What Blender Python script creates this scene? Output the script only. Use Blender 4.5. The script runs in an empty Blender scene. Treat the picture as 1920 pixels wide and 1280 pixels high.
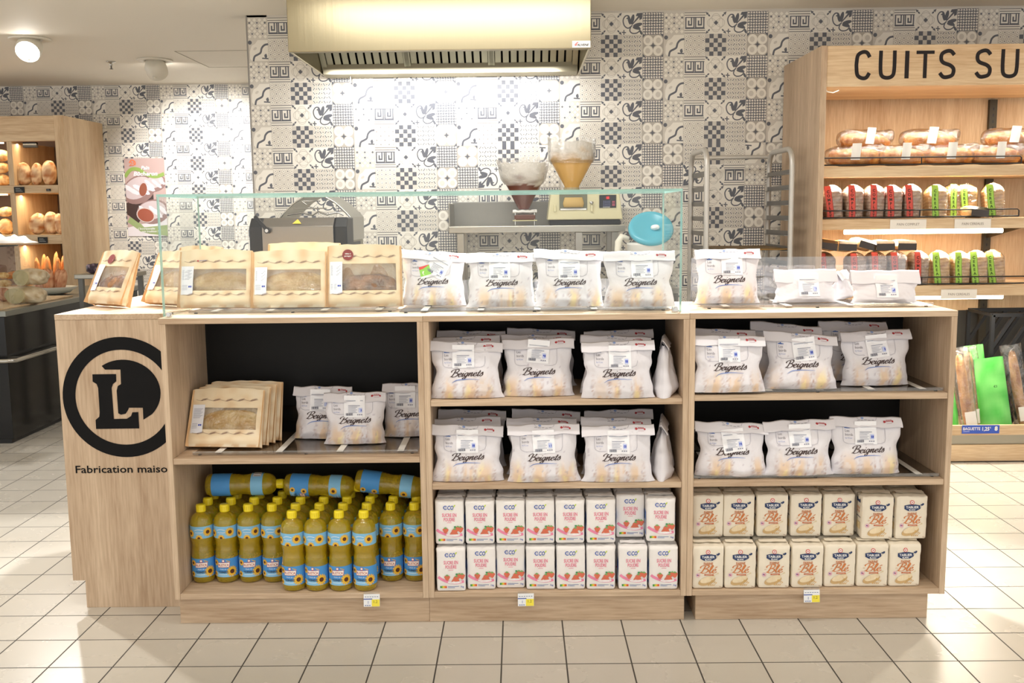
import bpy, math, random
from mathutils import Vector, Matrix, noise, Euler
R_ = math.radians
PI = math.pi
S = bpy.context.scene
COL = S.collection

# ---------------------------------------------------------------- camera
CF, CP, CR, CYW, CH = 1861.57, .129643, -.0109111, -.0079455, 1.37790   # focal px, pitch, roll, yaw, height
_w = Vector((math.sin(CYW)*math.cos(CP), math.cos(CYW)*math.cos(CP), -math.sin(CP)))
_r = Vector((math.cos(CYW), -math.sin(CYW), 0))
_u = _r.cross(_w)
RX = _r*math.cos(CR)+_u*math.sin(CR)
UX = -_r*math.sin(CR)+_u*math.cos(CR)
cd = bpy.data.cameras.new('camera'); cam = bpy.data.objects.new('camera', cd); COL.objects.link(cam)
cd.sensor_fit = 'HORIZONTAL'; cd.sensor_width = 36; cd.lens = CF*36/1920; cd.clip_end = 60; cd.clip_start = .05
m = Matrix.Identity(4)
for i in range(3):
    m[i][0] = RX[i]; m[i][1] = UX[i]; m[i][2] = -_w[i]
m[2][3] = CH
cam.matrix_world = m
S.camera = cam
def at(px, py, X=None, Y=None, Z=None):
    """world point of a photo pixel on the plane X=, Y= or Z="""
    d = _w + RX*((px-960)/CF) - UX*((py-640)/CF)
    if Y is not None: t = Y/d.y
    elif Z is not None: t = (Z-CH)/d.z
    else: t = X/d.x
    return Vector((d.x*t, d.y*t, CH+d.z*t))

# ---------------------------------------------------------------- exposure, world, lights
S.view_settings.view_transform = 'Standard'; S.view_settings.look = 'None'
S.view_settings.gamma = 1; S.view_settings.use_curve_mapping = False
S.view_settings.exposure = 0.06
wd = bpy.data.worlds.new('world'); S.world = wd; wd.use_nodes = True
wd.node_tree.nodes['Background'].inputs[0].default_value = (1, .99, .975, 1)
wd.node_tree.nodes['Background'].inputs[1].default_value = 1.3
def area(name, loc, size, power, col=(1, .95, .88), rot=(0, 0, 0), sy=None, spread=180):
    l = bpy.data.lights.new(name, 'AREA'); l.energy = power; l.color = col; l.size = size; l.spread = R_(spread)
    if sy: l.shape = 'RECTANGLE'; l.size_y = sy
    o = bpy.data.objects.new(name, l); COL.objects.link(o); o.location = loc; o.rotation_euler = rot
    return o
def spot(name, loc, target, power, angle=60, blend=.5, radius=.04, col=(1, .97, .93)):
    l = bpy.data.lights.new(name, 'SPOT'); l.energy = power; l.color = col; l.spot_size = R_(angle); l.spot_blend = blend; l.shadow_soft_size = radius
    o = bpy.data.objects.new(name, l); COL.objects.link(o); o.location = loc
    o.rotation_euler = (Vector(target)-Vector(loc)).to_track_quat('-Z', 'Y').to_euler()
    return o
CEIL = 2.545
# added fill lamps behind the camera at ceiling height, out of view
for x in (-3.2, 0.2, 3.6):
    area('store_fill', (x, .6, CEIL-.03), 1.4, 13, (1, .98, .95), sy=.12)
    area('store_fill', (x+.9, -1.6, CEIL-.03), 1.4, 13, (1, .98, .95), sy=.12)
# ceiling spots over the island and behind it
for x in (-1.25, -.45, .35, 1.15):
    spot('island_spot', (x, 2.75, CEIL-.06), (x, 3.5, 1.05), 26, 62, .6, .05, (1, .97, .92))
for x in (-1.0, -.1, .9):
    spot('rear_spot', (x, 4.55, CEIL-.06), (x, 3.55, 1.05), 290, 70, .5, .05, (1, .98, .95))
spot('left_floor_spot', (-2.9, 4.6, CEIL-.06), (-1.9, 2.6, 0), 160, 75, .3, .04, (1, .97, .9))
spot('right_floor_spot', (2.5, 4.4, CEIL-.06), (2.1, 3.4, 0), 90, 85, .4, .04, (1, .93, .78))
# added area light under the hood, no fixture, brightens the tiled wall
area('wall_wash_fill', (-.42, 5.78, 2.165), 1.3, 11, (1, .99, .97), rot=(R_(36), 0, 0), sy=.05)
area('kitchen_fill', (-.3, 4.2, CEIL-.03), 1.6, 30, (1, .98, .95), sy=.5)  # added fill without a fixture, lightens the kitchen wall and ceiling
# ---------------------------------------------------------------- colours and materials
def C(h, a=1.0):
    h = h.lstrip('#'); o = []
    for i in (0, 2, 4):
        c = int(h[i:i+2], 16)/255
        o.append(c/12.92 if c <= .04045 else ((c+.055)/1.055)**2.4)
    return (o[0], o[1], o[2], a)
MATS = {}
def mat(name, col=None, rough=.5, metal=0, attr=False, emit=None, es=1, trans=0, ior=1.45, coat=0, bump=None, spec=.5, alpha=1, aniso=0):
    if name in MATS: return MATS[name]
    M = bpy.data.materials.new(name); M.use_nodes = True; nt = M.node_tree; b = nt.nodes['Principled BSDF']
    if col: b.inputs['Base Color'].default_value = C(col) if isinstance(col, str) else col
    b.inputs['Roughness'].default_value = rough; b.inputs['Metallic'].default_value = metal
    b.inputs['Transmission Weight'].default_value = trans; b.inputs['IOR'].default_value = ior
    b.inputs['Coat Weight'].default_value = coat; b.inputs['Specular IOR Level'].default_value = spec
    b.inputs['Anisotropic'].default_value = aniso
    if attr:
        a = nt.nodes.new('ShaderNodeAttribute'); a.attribute_name = 'Col'
        nt.links.new(a.outputs['Color'], b.inputs['Base Color'])
    if emit: b.inputs['Emission Color'].default_value = C(emit); b.inputs['Emission Strength'].default_value = es
    if bump:
        sc, st, stretch = bump
        tc = nt.nodes.new('ShaderNodeTexCoord'); mp = nt.nodes.new('ShaderNodeMapping'); mp.inputs['Scale'].default_value = stretch
        n = nt.nodes.new('ShaderNodeTexNoise'); n.inputs['Scale'].default_value = sc; n.inputs['Detail'].default_value = 4
        bp = nt.nodes.new('ShaderNodeBump'); bp.inputs['Strength'].default_value = st; bp.inputs['Distance'].default_value = .01
        nt.links.new(tc.outputs['Object'], mp.inputs[0]); nt.links.new(mp.outputs[0], n.inputs[0])
        nt.links.new(n.outputs[0], bp.inputs['Height']); nt.links.new(bp.outputs[0], b.inputs['Normal'])
    MATS[name] = M
    return M
def film(name, tint=(.97, .98, .98, 1), gloss=.12, rough=.08, bump=None, k=.6):
    """thin clear sheet: see-through with a fresnel shine"""
    if name in MATS: return MATS[name]
    M = bpy.data.materials.new(name); M.use_nodes = True; nt = M.node_tree; nt.nodes.clear()
    o = nt.nodes.new('ShaderNodeOutputMaterial'); t = nt.nodes.new('ShaderNodeBsdfTransparent'); g = nt.nodes.new('ShaderNodeBsdfGlossy')
    mx = nt.nodes.new('ShaderNodeMixShader'); lw = nt.nodes.new('ShaderNodeLayerWeight'); lw.inputs[0].default_value = .25
    ma = nt.nodes.new('ShaderNodeMath'); ma.operation = 'MULTIPLY_ADD'; ma.inputs[1].default_value = k; ma.inputs[2].default_value = gloss
    t.inputs[0].default_value = tint; g.inputs['Roughness'].default_value = rough
    nt.links.new(lw.outputs['Fresnel'], ma.inputs[0]); nt.links.new(ma.outputs[0], mx.inputs[0])
    nt.links.new(t.outputs[0], mx.inputs[1]); nt.links.new(g.outputs[0], mx.inputs[2]); nt.links.new(mx.outputs[0], o.inputs[0])
    if bump:
        sc, st = bump
        tc = nt.nodes.new('ShaderNodeTexCoord'); n = nt.nodes.new('ShaderNodeTexNoise'); n.inputs['Scale'].default_value = sc; n.inputs['Detail'].default_value = 5
        n.inputs['Distortion'].default_value = 1.2
        bp = nt.nodes.new('ShaderNodeBump'); bp.inputs['Strength'].default_value = st; bp.inputs['Distance'].default_value = .02
        nt.links.new(tc.outputs['Object'], n.inputs[0]); nt.links.new(n.outputs[0], bp.inputs['Height']); nt.links.new(bp.outputs[0], g.inputs['Normal'])
    MATS[name] = M
    return M
def wood(name, grain=(1, 1, .06), dark='#ab8f73', light='#d6bea2', rough=.55):
    """oak laminate; grain = scale per axis (small along the grain)"""
    if name in MATS: return MATS[name]
    M = bpy.data.materials.new(name); M.use_nodes = True; nt = M.node_tree; b = nt.nodes['Principled BSDF']
    L = nt.links.new
    tc = nt.nodes.new('ShaderNodeTexCoord'); mp = nt.nodes.new('ShaderNodeMapping'); mp.inputs['Scale'].default_value = grain
    L(tc.outputs['Object'], mp.inputs[0])
    def nz(scale, det, dist=0):
        n = nt.nodes.new('ShaderNodeTexNoise'); n.inputs['Scale'].default_value = scale; n.inputs['Detail'].default_value = det; n.inputs['Distortion'].default_value = dist
        L(mp.outputs[0], n.inputs[0]); return n
    a = nz(9, 3, .6); c = nz(130, 5)
    mx = nt.nodes.new('ShaderNodeMath'); mx.operation = 'MULTIPLY_ADD'; mx.inputs[1].default_value = .45
    sc = nt.nodes.new('ShaderNodeMath'); sc.operation = 'MULTIPLY'; sc.inputs[1].default_value = .55
    L(a.outputs[0], sc.inputs[0]); L(c.outputs[0], mx.inputs[0]); L(sc.outputs[0], mx.inputs[2])
    cr = nt.nodes.new('ShaderNodeValToRGB'); e = cr.color_ramp.elements
    e[0].position = .34; e[0].color = C(dark); e[1].position = .64; e[1].color = C(light)
    L(mx.outputs[0], cr.inputs[0]); L(cr.outputs[0], b.inputs['Base Color']); b.inputs['Roughness'].default_value = rough
    bp = nt.nodes.new('ShaderNodeBump'); bp.inputs['Strength'].default_value = .08; bp.inputs['Distance'].default_value = .002
    L(c.outputs[0], bp.inputs['Height']); L(bp.outputs[0], b.inputs['Normal'])
    MATS[name] = M
    return M
GV, GX, GY = (1, 1, .07), (.07, 1, 1), (1, .07, 1)
W_V = wood('oak_vertical', GV); W_X = wood('oak_along', GX); W_Y = wood('oak_deep', GY)
WARM = dict(dark='#c4a078', light='#e6cda8')
WW_V = wood('warm_oak_vertical', GV, **WARM); WW_X = wood('warm_oak_along', GX, **WARM)
PRINT = mat('print', attr=True, rough=.55)
PRINTG = mat('print_gloss', attr=True, rough=.25)
PAPER = mat('white_paper', attr=True, rough=.45, bump=(11, .5, (1, 1, 1)))
KRAFT = mat('kraft_paper', attr=True, rough=.6, bump=(12, .3, (1, 1, 1)))
BREAD = mat('bread_crust', attr=True, rough=.6, bump=(60, .5, (1, 1, 1)))
STEEL = mat('brushed_steel', '#aaa59b', .34, 1, bump=(60, .06, (.04, 1, 1)), aniso=.4)
STEELD = mat('dark_steel', '#6e6c68', .38, 1)
CHROME = mat('chrome', '#c9c7c2', .18, 1)
BLACK = mat('black_board', '#111111', .5, spec=.3)
BLACKG = mat('black_gloss', '#121212', .16)
BPLAS = mat('black_plastic', '#1b1b1c', .35)
WPLAS = mat('white_plastic', '#e9e6dd', .35)
VINYL = mat('black_vinyl', '#161516', .4)
FILM = film('clear_film', gloss=.06, rough=.1, bump=(18, .8))
FILMB = film('crinkled_film', (.98, .98, .98, 1), .19, .12, bump=(30, 1.0))
GLASS = film('pane_glass', (.985, .997, .992, 1), .02, .01, k=.13)
ACRYL = film('acrylic', (.93, .93, .93, 1), .1, .03)
GEDGE = mat('glass_edge', '#a3cdc4', .12, trans=.4)

# ---------------------------------------------------------------- mesh builder
class MB:
    def __init__(s): s.v = []; s.f = []; s.c = []; s.m = []; s.sm = []
    def add(s, vs, fs, col=(1, 1, 1, 1), mi=0, smooth=False, cols=None):
        n = len(s.v); s.v.extend([tuple(p) for p in vs])
        for k, f in enumerate(fs):
            s.f.append([i+n for i in f]); s.m.append(mi); s.sm.append(smooth)
            if cols is None: s.c.append([col]*len(f))
            else: s.c.append([cols[i] for i in f])
        return s
    def box(s, x0, x1, y0, y1, z0, z1, col=(1, 1, 1, 1), mi=0):
        v = [(x, y, z) for x in (x0, x1) for y in (y0, y1) for z in (z0, z1)]
        return s.add(v, [(0, 1, 3, 2), (4, 6, 7, 5), (0, 4, 5, 1), (2, 3, 7, 6), (0, 2, 6, 4), (1, 5, 7, 3)], col, mi)
    def obox(s, c, ax, ay, az, hx, hy, hz, col=(1, 1, 1, 1), mi=0):
        c = Vector(c); v = []
        for i in (-1, 1):
            for j in (-1, 1):
                for k in (-1, 1): v.append(c+ax*i*hx+ay*j*hy+az*k*hz)
        return s.add(v, [(0, 1, 3, 2), (4, 6, 7, 5), (0, 4, 5, 1), (2, 3, 7, 6), (0, 2, 6, 4), (1, 5, 7, 3)], col, mi)
    def bar(s, a, b, w, h=None, col=(1, 1, 1, 1), mi=0, up=(0, 0, 1)):
        a = Vector(a); b = Vector(b); d = (b-a); L = d.length; d.normalize(); up = Vector(up)
        if abs(d.dot(up)) > .98: up = Vector((0, 1, 0))
        x = d.cross(up).normalized(); z = x.cross(d)
        return s.obox((a+b)/2, x, d, z, w/2, L/2, (h or w)/2, col, mi)
    def tube(s, pts, r, col=(1, 1, 1, 1), mi=0, n=10, cap=True, rs=None):
        pts = [Vector(p) for p in pts]; rings = []; nrm = None
        for i, p in enumerate(pts):
            a = pts[max(i-1, 0)]; b = pts[min(i+1, len(pts)-1)]; t = (b-a).normalized()
            if nrm is None:
                nrm = t.orthogonal().normalized()
            nrm = (nrm-t*nrm.dot(t)).normalized(); bn = t.cross(nrm)
            rr = rs[i] if rs else r
            rings.append([p+(nrm*math.cos(2*PI*k/n)+bn*math.sin(2*PI*k/n))*rr for k in range(n)])
        vs = [v for r_ in rings for v in r_]; fs = []
        for i in range(len(pts)-1):
            for k in range(n):
                fs.append((i*n+k, i*n+(k+1) % n, (i+1)*n+(k+1) % n, (i+1)*n+k))
        s.add(vs, fs, col, mi, True)
        if cap:
            s.add(rings[0], [list(range(n))[::-1]], col, mi); s.add(rings[-1], [list(range(n))], col, mi)
        return s
    def lathe(s, prof, n=24, c=(0, 0, 0), col=(1, 1, 1, 1), mi=0, sx=1, sy=1, cols=None, smooth=True, arc=None):
        a0, a1 = arc or (0, 2*PI); full = arc is None; vs = []; cc = []; N = n if full else n+1
        for j, (r, z) in enumerate(prof):
            for k in range(N):
                a = a0+(a1-a0)*k/n
                vs.append((c[0]+r*math.cos(a)*sx, c[1]+r*math.sin(a)*sy, c[2]+z)); cc.append(cols[j] if cols else col)
        fs = []
        for j in range(len(prof)-1):
            for k in range(n):
                k2 = (k+1) % N
                fs.append((j*N+k, j*N+k2, (j+1)*N+k2, (j+1)*N+k))
        return s.add(vs, fs, col, mi, smooth, cc if cols else None)
    def prism(s, pts, y0, y1, col=(1, 1, 1, 1), mi=0, axis='y'):
        """outline pts (a,b) extruded along an axis"""
        def P(a, b, t): return {'y': (a, t, b), 'x': (t, a, b), 'z': (a, b, t)}[axis]
        n = len(pts); vs = [P(a, b, y0) for a, b in pts]+[P(a, b, y1) for a, b in pts]
        fs = [list(range(n)), list(range(2*n-1, n-1, -1))]+[(i, i+n, (i+1) % n+n, (i+1) % n) for i in range(n)]
        return s.add(vs, fs, col, mi)
    def grid(s, fn, nu, nv, col=(1, 1, 1, 1), mi=0, smooth=True, colfn=None, skip=None, wrap=False):
        vs = []; cs = []; W = nu if wrap else nu+1
        for j in range(nv+1):
            for i in range(W):
                u = i/nu; v = j/nv; vs.append(fn(u, v)); cs.append(colfn(u, v) if colfn else col)
        fs = []
        for j in range(nv):
            for i in range(nu):
                if skip and skip((i+.5)/nu, (j+.5)/nv): continue
                i2 = (i+1) % W
                fs.append((j*W+i, j*W+i2, (j+1)*W+i2, (j+1)*W+i))
        return s.add(vs, fs, col, mi, smooth, cs if colfn else None)
    def build(s, name, mats, parent=None, bevel=0, loc=None, solid=0):
        me = bpy.data.meshes.new(name); me.from_pydata(s.v, [], s.f)
        if not isinstance(mats, (list, tuple)): mats = [mats]
        for x in mats: me.materials.append(x)
        me.polygons.foreach_set('material_index', s.m); me.polygons.foreach_set('use_smooth', s.sm)
        ca = me.color_attributes.new('Col', 'FLOAT_COLOR', 'CORNER')
        flat = [x for f in s.c for c in f for x in c]
        ca.data.foreach_set('color', flat); me.update()
        o = bpy.data.objects.new(name, me); COL.objects.link(o)
        if parent: o.parent = parent
        if loc: o.location = loc
        if bevel:
            b = o.modifiers.new('bevel', 'BEVEL'); b.width = bevel; b.segments = 2; b.limit_method = 'ANGLE'; b.angle_limit = R_(50)
        if solid:
            b = o.modifiers.new('solid', 'SOLIDIFY'); b.thickness = solid; b.offset = 0
        return o
def tag(o, label=None, cat=None, group=None, kind=None):
    if label: o['label'] = label
    if cat: o['category'] = cat
    if group: o['group'] = group
    if kind: o['kind'] = kind
    return o
def thing(name, label, cat, loc=(0, 0, 0), rz=0, group=None, rot=None, kind=None):
    o = bpy.data.objects.new(name, None); COL.objects.link(o); o.location = loc
    o.rotation_euler = rot if rot else (0, 0, rz); o.empty_display_size = .05
    return tag(o, label, cat, group, kind)
def copy_tree(o, parent=None):
    c = o.copy(); COL.objects.link(c)
    if parent: c.parent = parent
    for ch in list(o.children): copy_tree(ch, c)
    return c
used_proto = set()
def place(proto, loc, label, rot=(0, 0, 0), group=None, scale=None):
    if proto.name in used_proto: o = copy_tree(proto)
    else: o = proto; used_proto.add(proto.name)
    o.location = loc; o.rotation_euler = rot; o['label'] = label
    if group: o['group'] = group
    if scale: o.scale = scale
    return o
def nz(x, y, z=0, s=1): return noise.noise(Vector((x*s, y*s, z*s)))
def mixc(a, b, t):
    t = max(0, min(1, t)); return tuple(a[i]*(1-t)+b[i]*t for i in range(3))+(1,)

# ---------------------------------------------------------------- flat print: polygons in (u, v) laid on a surface
_tc = {}
def text_tris(s, shear=0, bold=0, space=1, res=2):
    key = (s, shear, bold, space, res)
    if key in _tc: return _tc[key]
    cu = bpy.data.curves.new('t', 'FONT'); cu.body = s; cu.size = 1; cu.shear = shear; cu.offset = bold; cu.space_character = space
    cu.resolution_u = res; cu.fill_mode = 'FRONT'
    ob = bpy.data.objects.new('t', cu); COL.objects.link(ob)
    dg = bpy.context.evaluated_depsgraph_get(); dg.update(); ev = ob.evaluated_get(dg); me = ev.to_mesh()
    vs = [(v.co.x, v.co.y) for v in me.vertices]; fs = [tuple(p.vertices) for p in me.polygons]
    ev.to_mesh_clear(); bpy.data.objects.remove(ob); bpy.data.curves.remove(cu)
    x0 = min((v[0] for v in vs), default=0); x1 = max((v[0] for v in vs), default=1)
    _tc[key] = (vs, fs, x0, x1)
    return _tc[key]
def catmull(p, n=6):
    q = [p[0]]+list(p)+[p[-1]]; out = []
    for i in range(1, len(q)-2):
        for k in range(n):
            t = k/n; a, b, c, d = q[i-1], q[i], q[i+1], q[i+2]
            out.append(tuple(.5*((2*b[j])+(-a[j]+c[j])*t+(2*a[j]-5*b[j]+4*c[j]-d[j])*t*t+(-a[j]+3*b[j]-3*c[j]+d[j])*t**3) for j in (0, 1)))
    out.append(tuple(p[-1])); return out
SCRIPT = {
 'B': (1.45, [[(.62, 1.95), (.5, 1.2), (.3, .35), (-.05, .0)], [(-.15, 1.3), (-.1, 1.75), (.4, 2.1), (1.05, 2.1), (1.25, 1.75), (1.0, 1.3), (.5, 1.1)], [(.5, 1.12), (1.1, 1.02), (1.3, .62), (1.0, .1), (.5, -.05), (.15, .15)]]),
 'e': (.74, [[(.02, .45), (.35, .55), (.55, .8), (.4, 1.0), (.15, .85), (.05, .4), (.25, .02), (.55, .1), (.78, .4)]]),
 'i': (.46, [[(.0, .5), (.18, .98), (.08, .3), (.2, .02), (.48, .4)], [(.28, 1.4), (.32, 1.5)]]),
 'g': (.82, [[(.6, .85), (.35, 1.0), (.08, .7), (.05, .3), (.25, .05), (.5, .35), (.68, .98)], [(.68, .98), (.5, .0), (.3, -.6), (.0, -.7), (-.1, -.45), (.3, -.1), (.86, .4)]]),
 'n': (.92, [[(.05, .6), (.18, 1.0), (.08, .0)], [(.1, .3), (.4, .9), (.62, 1.0), (.6, .7), (.52, .2), (.66, .0), (.96, .4)]]),
 't': (.6, [[(.4, 1.6), (.22, .7), (.17, .2), (.3, .0), (.6, .3)], [(.0, 1.02), (.6, 1.12)]]),
 's': (.6, [[(.0, .4), (.28, .9), (.36, 1.08), (.42, .75), (.5, .35), (.3, .0), (.0, .12)]]),
 'l': (.6, [[(.0, .4), (.35, 1.2), (.5, 1.9), (.35, 2.05), (.2, 1.5), (.15, .4), (.3, .0), (.62, .4)]]),
 'é': (.8, [[(.02, .45), (.35, .55), (.55, .8), (.4, 1.0), (.15, .85), (.05, .4), (.25, .02), (.55, .1), (.78, .35)], [(.35, 1.35), (.68, 1.7)]]),
}
class Art:
    """planar artwork: list of (verts2d, faces, colour, layer)"""
    def __init__(s): s.i = []
    def poly(s, pts, col, layer=1): s.i.append((list(pts), [tuple(range(len(pts)))], col, layer)); return s
    def rect(s, x0, y0, x1, y1, col, layer=1): return s.poly([(x0, y0), (x1, y0), (x1, y1), (x0, y1)], col, layer)
    def ell(s, cx, cy, rx, ry, col, layer=1, n=14, rot=0):
        c, q = math.cos(rot), math.sin(rot); p = []
        for k in range(n):
            a = 2*PI*k/n; x = rx*math.cos(a); y = ry*math.sin(a); p.append((cx+x*c-y*q, cy+x*q+y*c))
        return s.poly(p, col, layer)
    def ring(s, cx, cy, r0, r1, col, layer=1, n=20, a0=0, a1=2*PI, ay=1):
        vs = []; fs = []
        for k in range(n+1):
            a = a0+(a1-a0)*k/n
            vs += [(cx+r0*math.cos(a), cy+r0*math.sin(a)*ay), (cx+r1*math.cos(a), cy+r1*math.sin(a)*ay)]
        for k in range(n): fs.append((2*k, 2*k+1, 2*k+3, 2*k+2))
        s.i.append((vs, fs, col, layer)); return s
    def line(s, pts, w, col, layer=1, curve=0, cal=False, taper=False):
        if curve: pts = catmull(pts, curve)
        vs = []; fs = []; n = len(pts)
        for i, p in enumerate(pts):
            a = pts[max(i-1, 0)]; b = pts[min(i+1, n-1)]; dx, dy = b[0]-a[0], b[1]-a[1]; L = math.hypot(dx, dy) or 1e-6
            ww = w
            if cal: ww = w*(.35+.75*abs(dy/L-.25*dx/L))
            if taper: ww = w*(.15+.85*math.sin(PI*min(1, (i+.4)/n)))
            nx, ny = -dy/L*ww/2, dx/L*ww/2; vs += [(p[0]+nx, p[1]+ny), (p[0]-nx, p[1]-ny)]
        for i in range(n-1): fs.append((2*i, 2*i+1, 2*i+3, 2*i+2))
        s.i.append((vs, fs, col, layer)); return s
    def text(s, t, x, y, size, col, layer=2, align='c', shear=0, bold=0, sx=1, space=1, rot=0, width=None, res=2):
        vs, fs, x0, x1 = text_tris(t, shear, bold, space, res)
        k = size/.7   # size = cap height
        if width: sx = width/((x1-x0)*k)
        off = {'c': (x0+x1)/2, 'l': x0, 'r': x1}[align]; c, q = math.cos(rot), math.sin(rot); o = []
        for a, b in vs:
            a = (a-off)*k*sx; b = b*k; o.append((x+a*c-b*q, y+a*q+b*c))
        s.i.append((o, fs, col, layer)); return s
    def script(s, t, x, y, xh, col, w=.2, layer=2, slant=.25, rot=0, sx=1):
        cx = 0; W = sum(SCRIPT[c][0] for c in t); ca, sa = math.cos(rot), math.sin(rot)
        for ch in t:
            adv, st = SCRIPT[ch]
            for p in st:
                q = []
                for a, b in catmull(p, 5):
                    a, b = ((a+cx-W/2)*sx+slant*b)*xh, b*xh; q.append((x+a*ca-b*sa, y+a*sa+b*ca))
                s.line(q, w*xh, col, layer, 0, True)
            cx += adv
        return s
    def add(s, o, x=0, y=0, k=1, rot=0, ky=None):
        c, q = math.cos(rot), math.sin(rot); ky = ky or k
        for vs, fs, col, la in o.i: s.i.append(([(x+(a*c-b*q)*k, y+(a*q+b*c)*ky) for a, b in vs], fs, col, la))
        return s
    def emit(s, mb, fn, mi=0, step=.0003, dense=0):
        for k, (vs, fs, col, la) in enumerate(s.i):
            if dense: vs, fs = densify(vs, fs, dense)
            mb.add([fn(a, b, la*step+k*2.5e-5) for a, b in vs], fs, col, mi)
        return mb
def densify(vs, fs, L):
    """split large flat pieces so that they can follow a curved surface"""
    n = len(vs)
    if len(fs) == 1 and n >= 4:
        ex = max(v[0] for v in vs)-min(v[0] for v in vs); ez = max(v[1] for v in vs)-min(v[1] for v in vs)
        if max(ex, ez) < L*1.3: return vs, fs
        if n == 4:
            A, B, C_, D = [Vector(v) for v in vs]; nu = max(1, math.ceil((B-A).length/L)); nv = max(1, math.ceil((D-A).length/L)); o = []; f = []
            for j in range(nv+1):
                for i in range(nu+1):
                    u, w = i/nu, j/nv; o.append(tuple(A*(1-u)*(1-w)+B*u*(1-w)+C_*u*w+D*(1-u)*w))
            for j in range(nv):
                for i in range(nu): q = j*(nu+1)+i; f.append((q, q+1, q+nu+2, q+nu+1))
            return o, f
        e = []
        for i in range(n):
            a, b = vs[i], vs[(i+1) % n]; m_ = max(1, math.ceil(math.dist(a, b)/L))
            for k in range(m_): e.append((a[0]+(b[0]-a[0])*k/m_, a[1]+(b[1]-a[1])*k/m_))
        n = len(e); cx = sum(v[0] for v in e)/n; cy = sum(v[1] for v in e)/n; R = max(1, math.ceil(max(ex, ez)/2/L)); o = []; f = []
        for r in range(R):
            s_ = 1-r/R; o += [(cx+(x-cx)*s_, cy+(y-cy)*s_) for x, y in e]
        o.append((cx, cy))
        for r in range(R-1):
            for i in range(n): f.append((r*n+i, r*n+(i+1) % n, (r+1)*n+(i+1) % n, (r+1)*n+i))
        for i in range(n): f.append(((R-1)*n+i, (R-1)*n+(i+1) % n, R*n))
        return o, f
    return vs, fs
WHITE = C('#f4f3f1'); INK = C('#2a2526')
# ---------------------------------------------------------------- floor
def floor_mat():
    M = bpy.data.materials.new('floor_tiles'); M.use_nodes = True; nt = M.node_tree; b = nt.nodes['Principled BSDF']; L = nt.links.new; N = nt.nodes.new
    ge = N('ShaderNodeNewGeometry'); sp = N('ShaderNodeSeparateXYZ'); L(ge.outputs['Position'], sp.inputs[0])
    def mth(op, a, b_=None, c_=None):
        n = N('ShaderNodeMath'); n.operation = op
        for i, x in enumerate((a, b_, c_)):
            if x is None: continue
            if isinstance(x, (int, float)): n.inputs[i].default_value = x
            else: L(x, n.inputs[i])
        return n.outputs[0]
    u = mth('DIVIDE', mth('ADD', sp.outputs[0], 1.066+20), .2); v = mth('DIVIDE', mth('ADD', sp.outputs[1], -3.098+20), .2)
    fu, fv = mth('FRACT', u), mth('FRACT', v)
    eu = mth('MINIMUM', fu, mth('SUBTRACT', 1, fu)); ev = mth('MINIMUM', fv, mth('SUBTRACT', 1, fv))
    d = mth('MINIMUM', eu, ev)
    mr = N('ShaderNodeMapRange'); mr.inputs['From Min'].default_value = .0095; mr.inputs['From Max'].default_value = .014; L(d, mr.inputs['Value'])
    cb = N('ShaderNodeCombineXYZ'); L(mth('FLOOR', u), cb.inputs[0]); L(mth('FLOOR', v), cb.inputs[1])
    wn = N('ShaderNodeTexWhiteNoise'); L(cb.outputs[0], wn.inputs['Vector'])
    n = N('ShaderNodeTexNoise'); n.inputs['Scale'].default_value = 5; n.inputs['Detail'].default_value = 5; L(ge.outputs['Position'], n.inputs[0])
    r1 = N('ShaderNodeMix'); r1.data_type = 'RGBA'; r1.inputs[6].default_value = C('#c6c0b5'); r1.inputs[7].default_value = C('#d3cdc3')
    L(mth('ADD', mth('MULTIPLY', wn.outputs['Value'], .4), mth('MULTIPLY', n.outputs[0], .5)), r1.inputs[0])
    gm = N('ShaderNodeMix'); gm.data_type = 'RGBA'; gm.inputs[6].default_value = C('#4a4641'); L(r1.outputs[2], gm.inputs[7]); L(mr.outputs[0], gm.inputs[0])
    L(gm.outputs[2], b.inputs['Base Color'])
    L(mth('ADD', mth('MULTIPLY', mth('SUBTRACT', 1, mr.outputs[0]), .5), mth('MULTIPLY_ADD', n.outputs[0], .06, .24)), b.inputs['Roughness'])
    bp = N('ShaderNodeBump'); bp.inputs['Strength'].default_value = .4; bp.inputs['Distance'].default_value = .002; L(mr.outputs[0], bp.inputs['Height']); L(bp.outputs[0], b.inputs['Normal'])
    return M
WX0, WTP, WY, LWY = -1.596, .1231, 6.05, 9.1
fl = MB(); fl.box(-7, 7, -4, 9.4, -.05, 0); tag(fl.build('floor', floor_mat()), kind='structure')
CM = mat('ceiling_paint', '#f3ecde', .7)
ce = MB(); ce.box(-7, 7, -4, 9.4, CEIL, CEIL+.05); tag(ce.build('ceiling', CM), kind='structure')
tr = MB(); a = at(330, 102, Z=CEIL); b = at(368, 121, Z=CEIL)
for p, q in (((-2.45, 7.3), (-2.45, 8.1)), ((-2.45, 8.1), (-1.75, 8.1)), ((-2.45, 7.3), (-1.75, 7.3))):
    tr.bar((p[0], p[1], CEIL-.001), (q[0], q[1], CEIL-.001), .006, .002)
tag(tr.build('trim_1', mat('hatch_line', '#a39a88', .7)), kind='structure')

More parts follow.
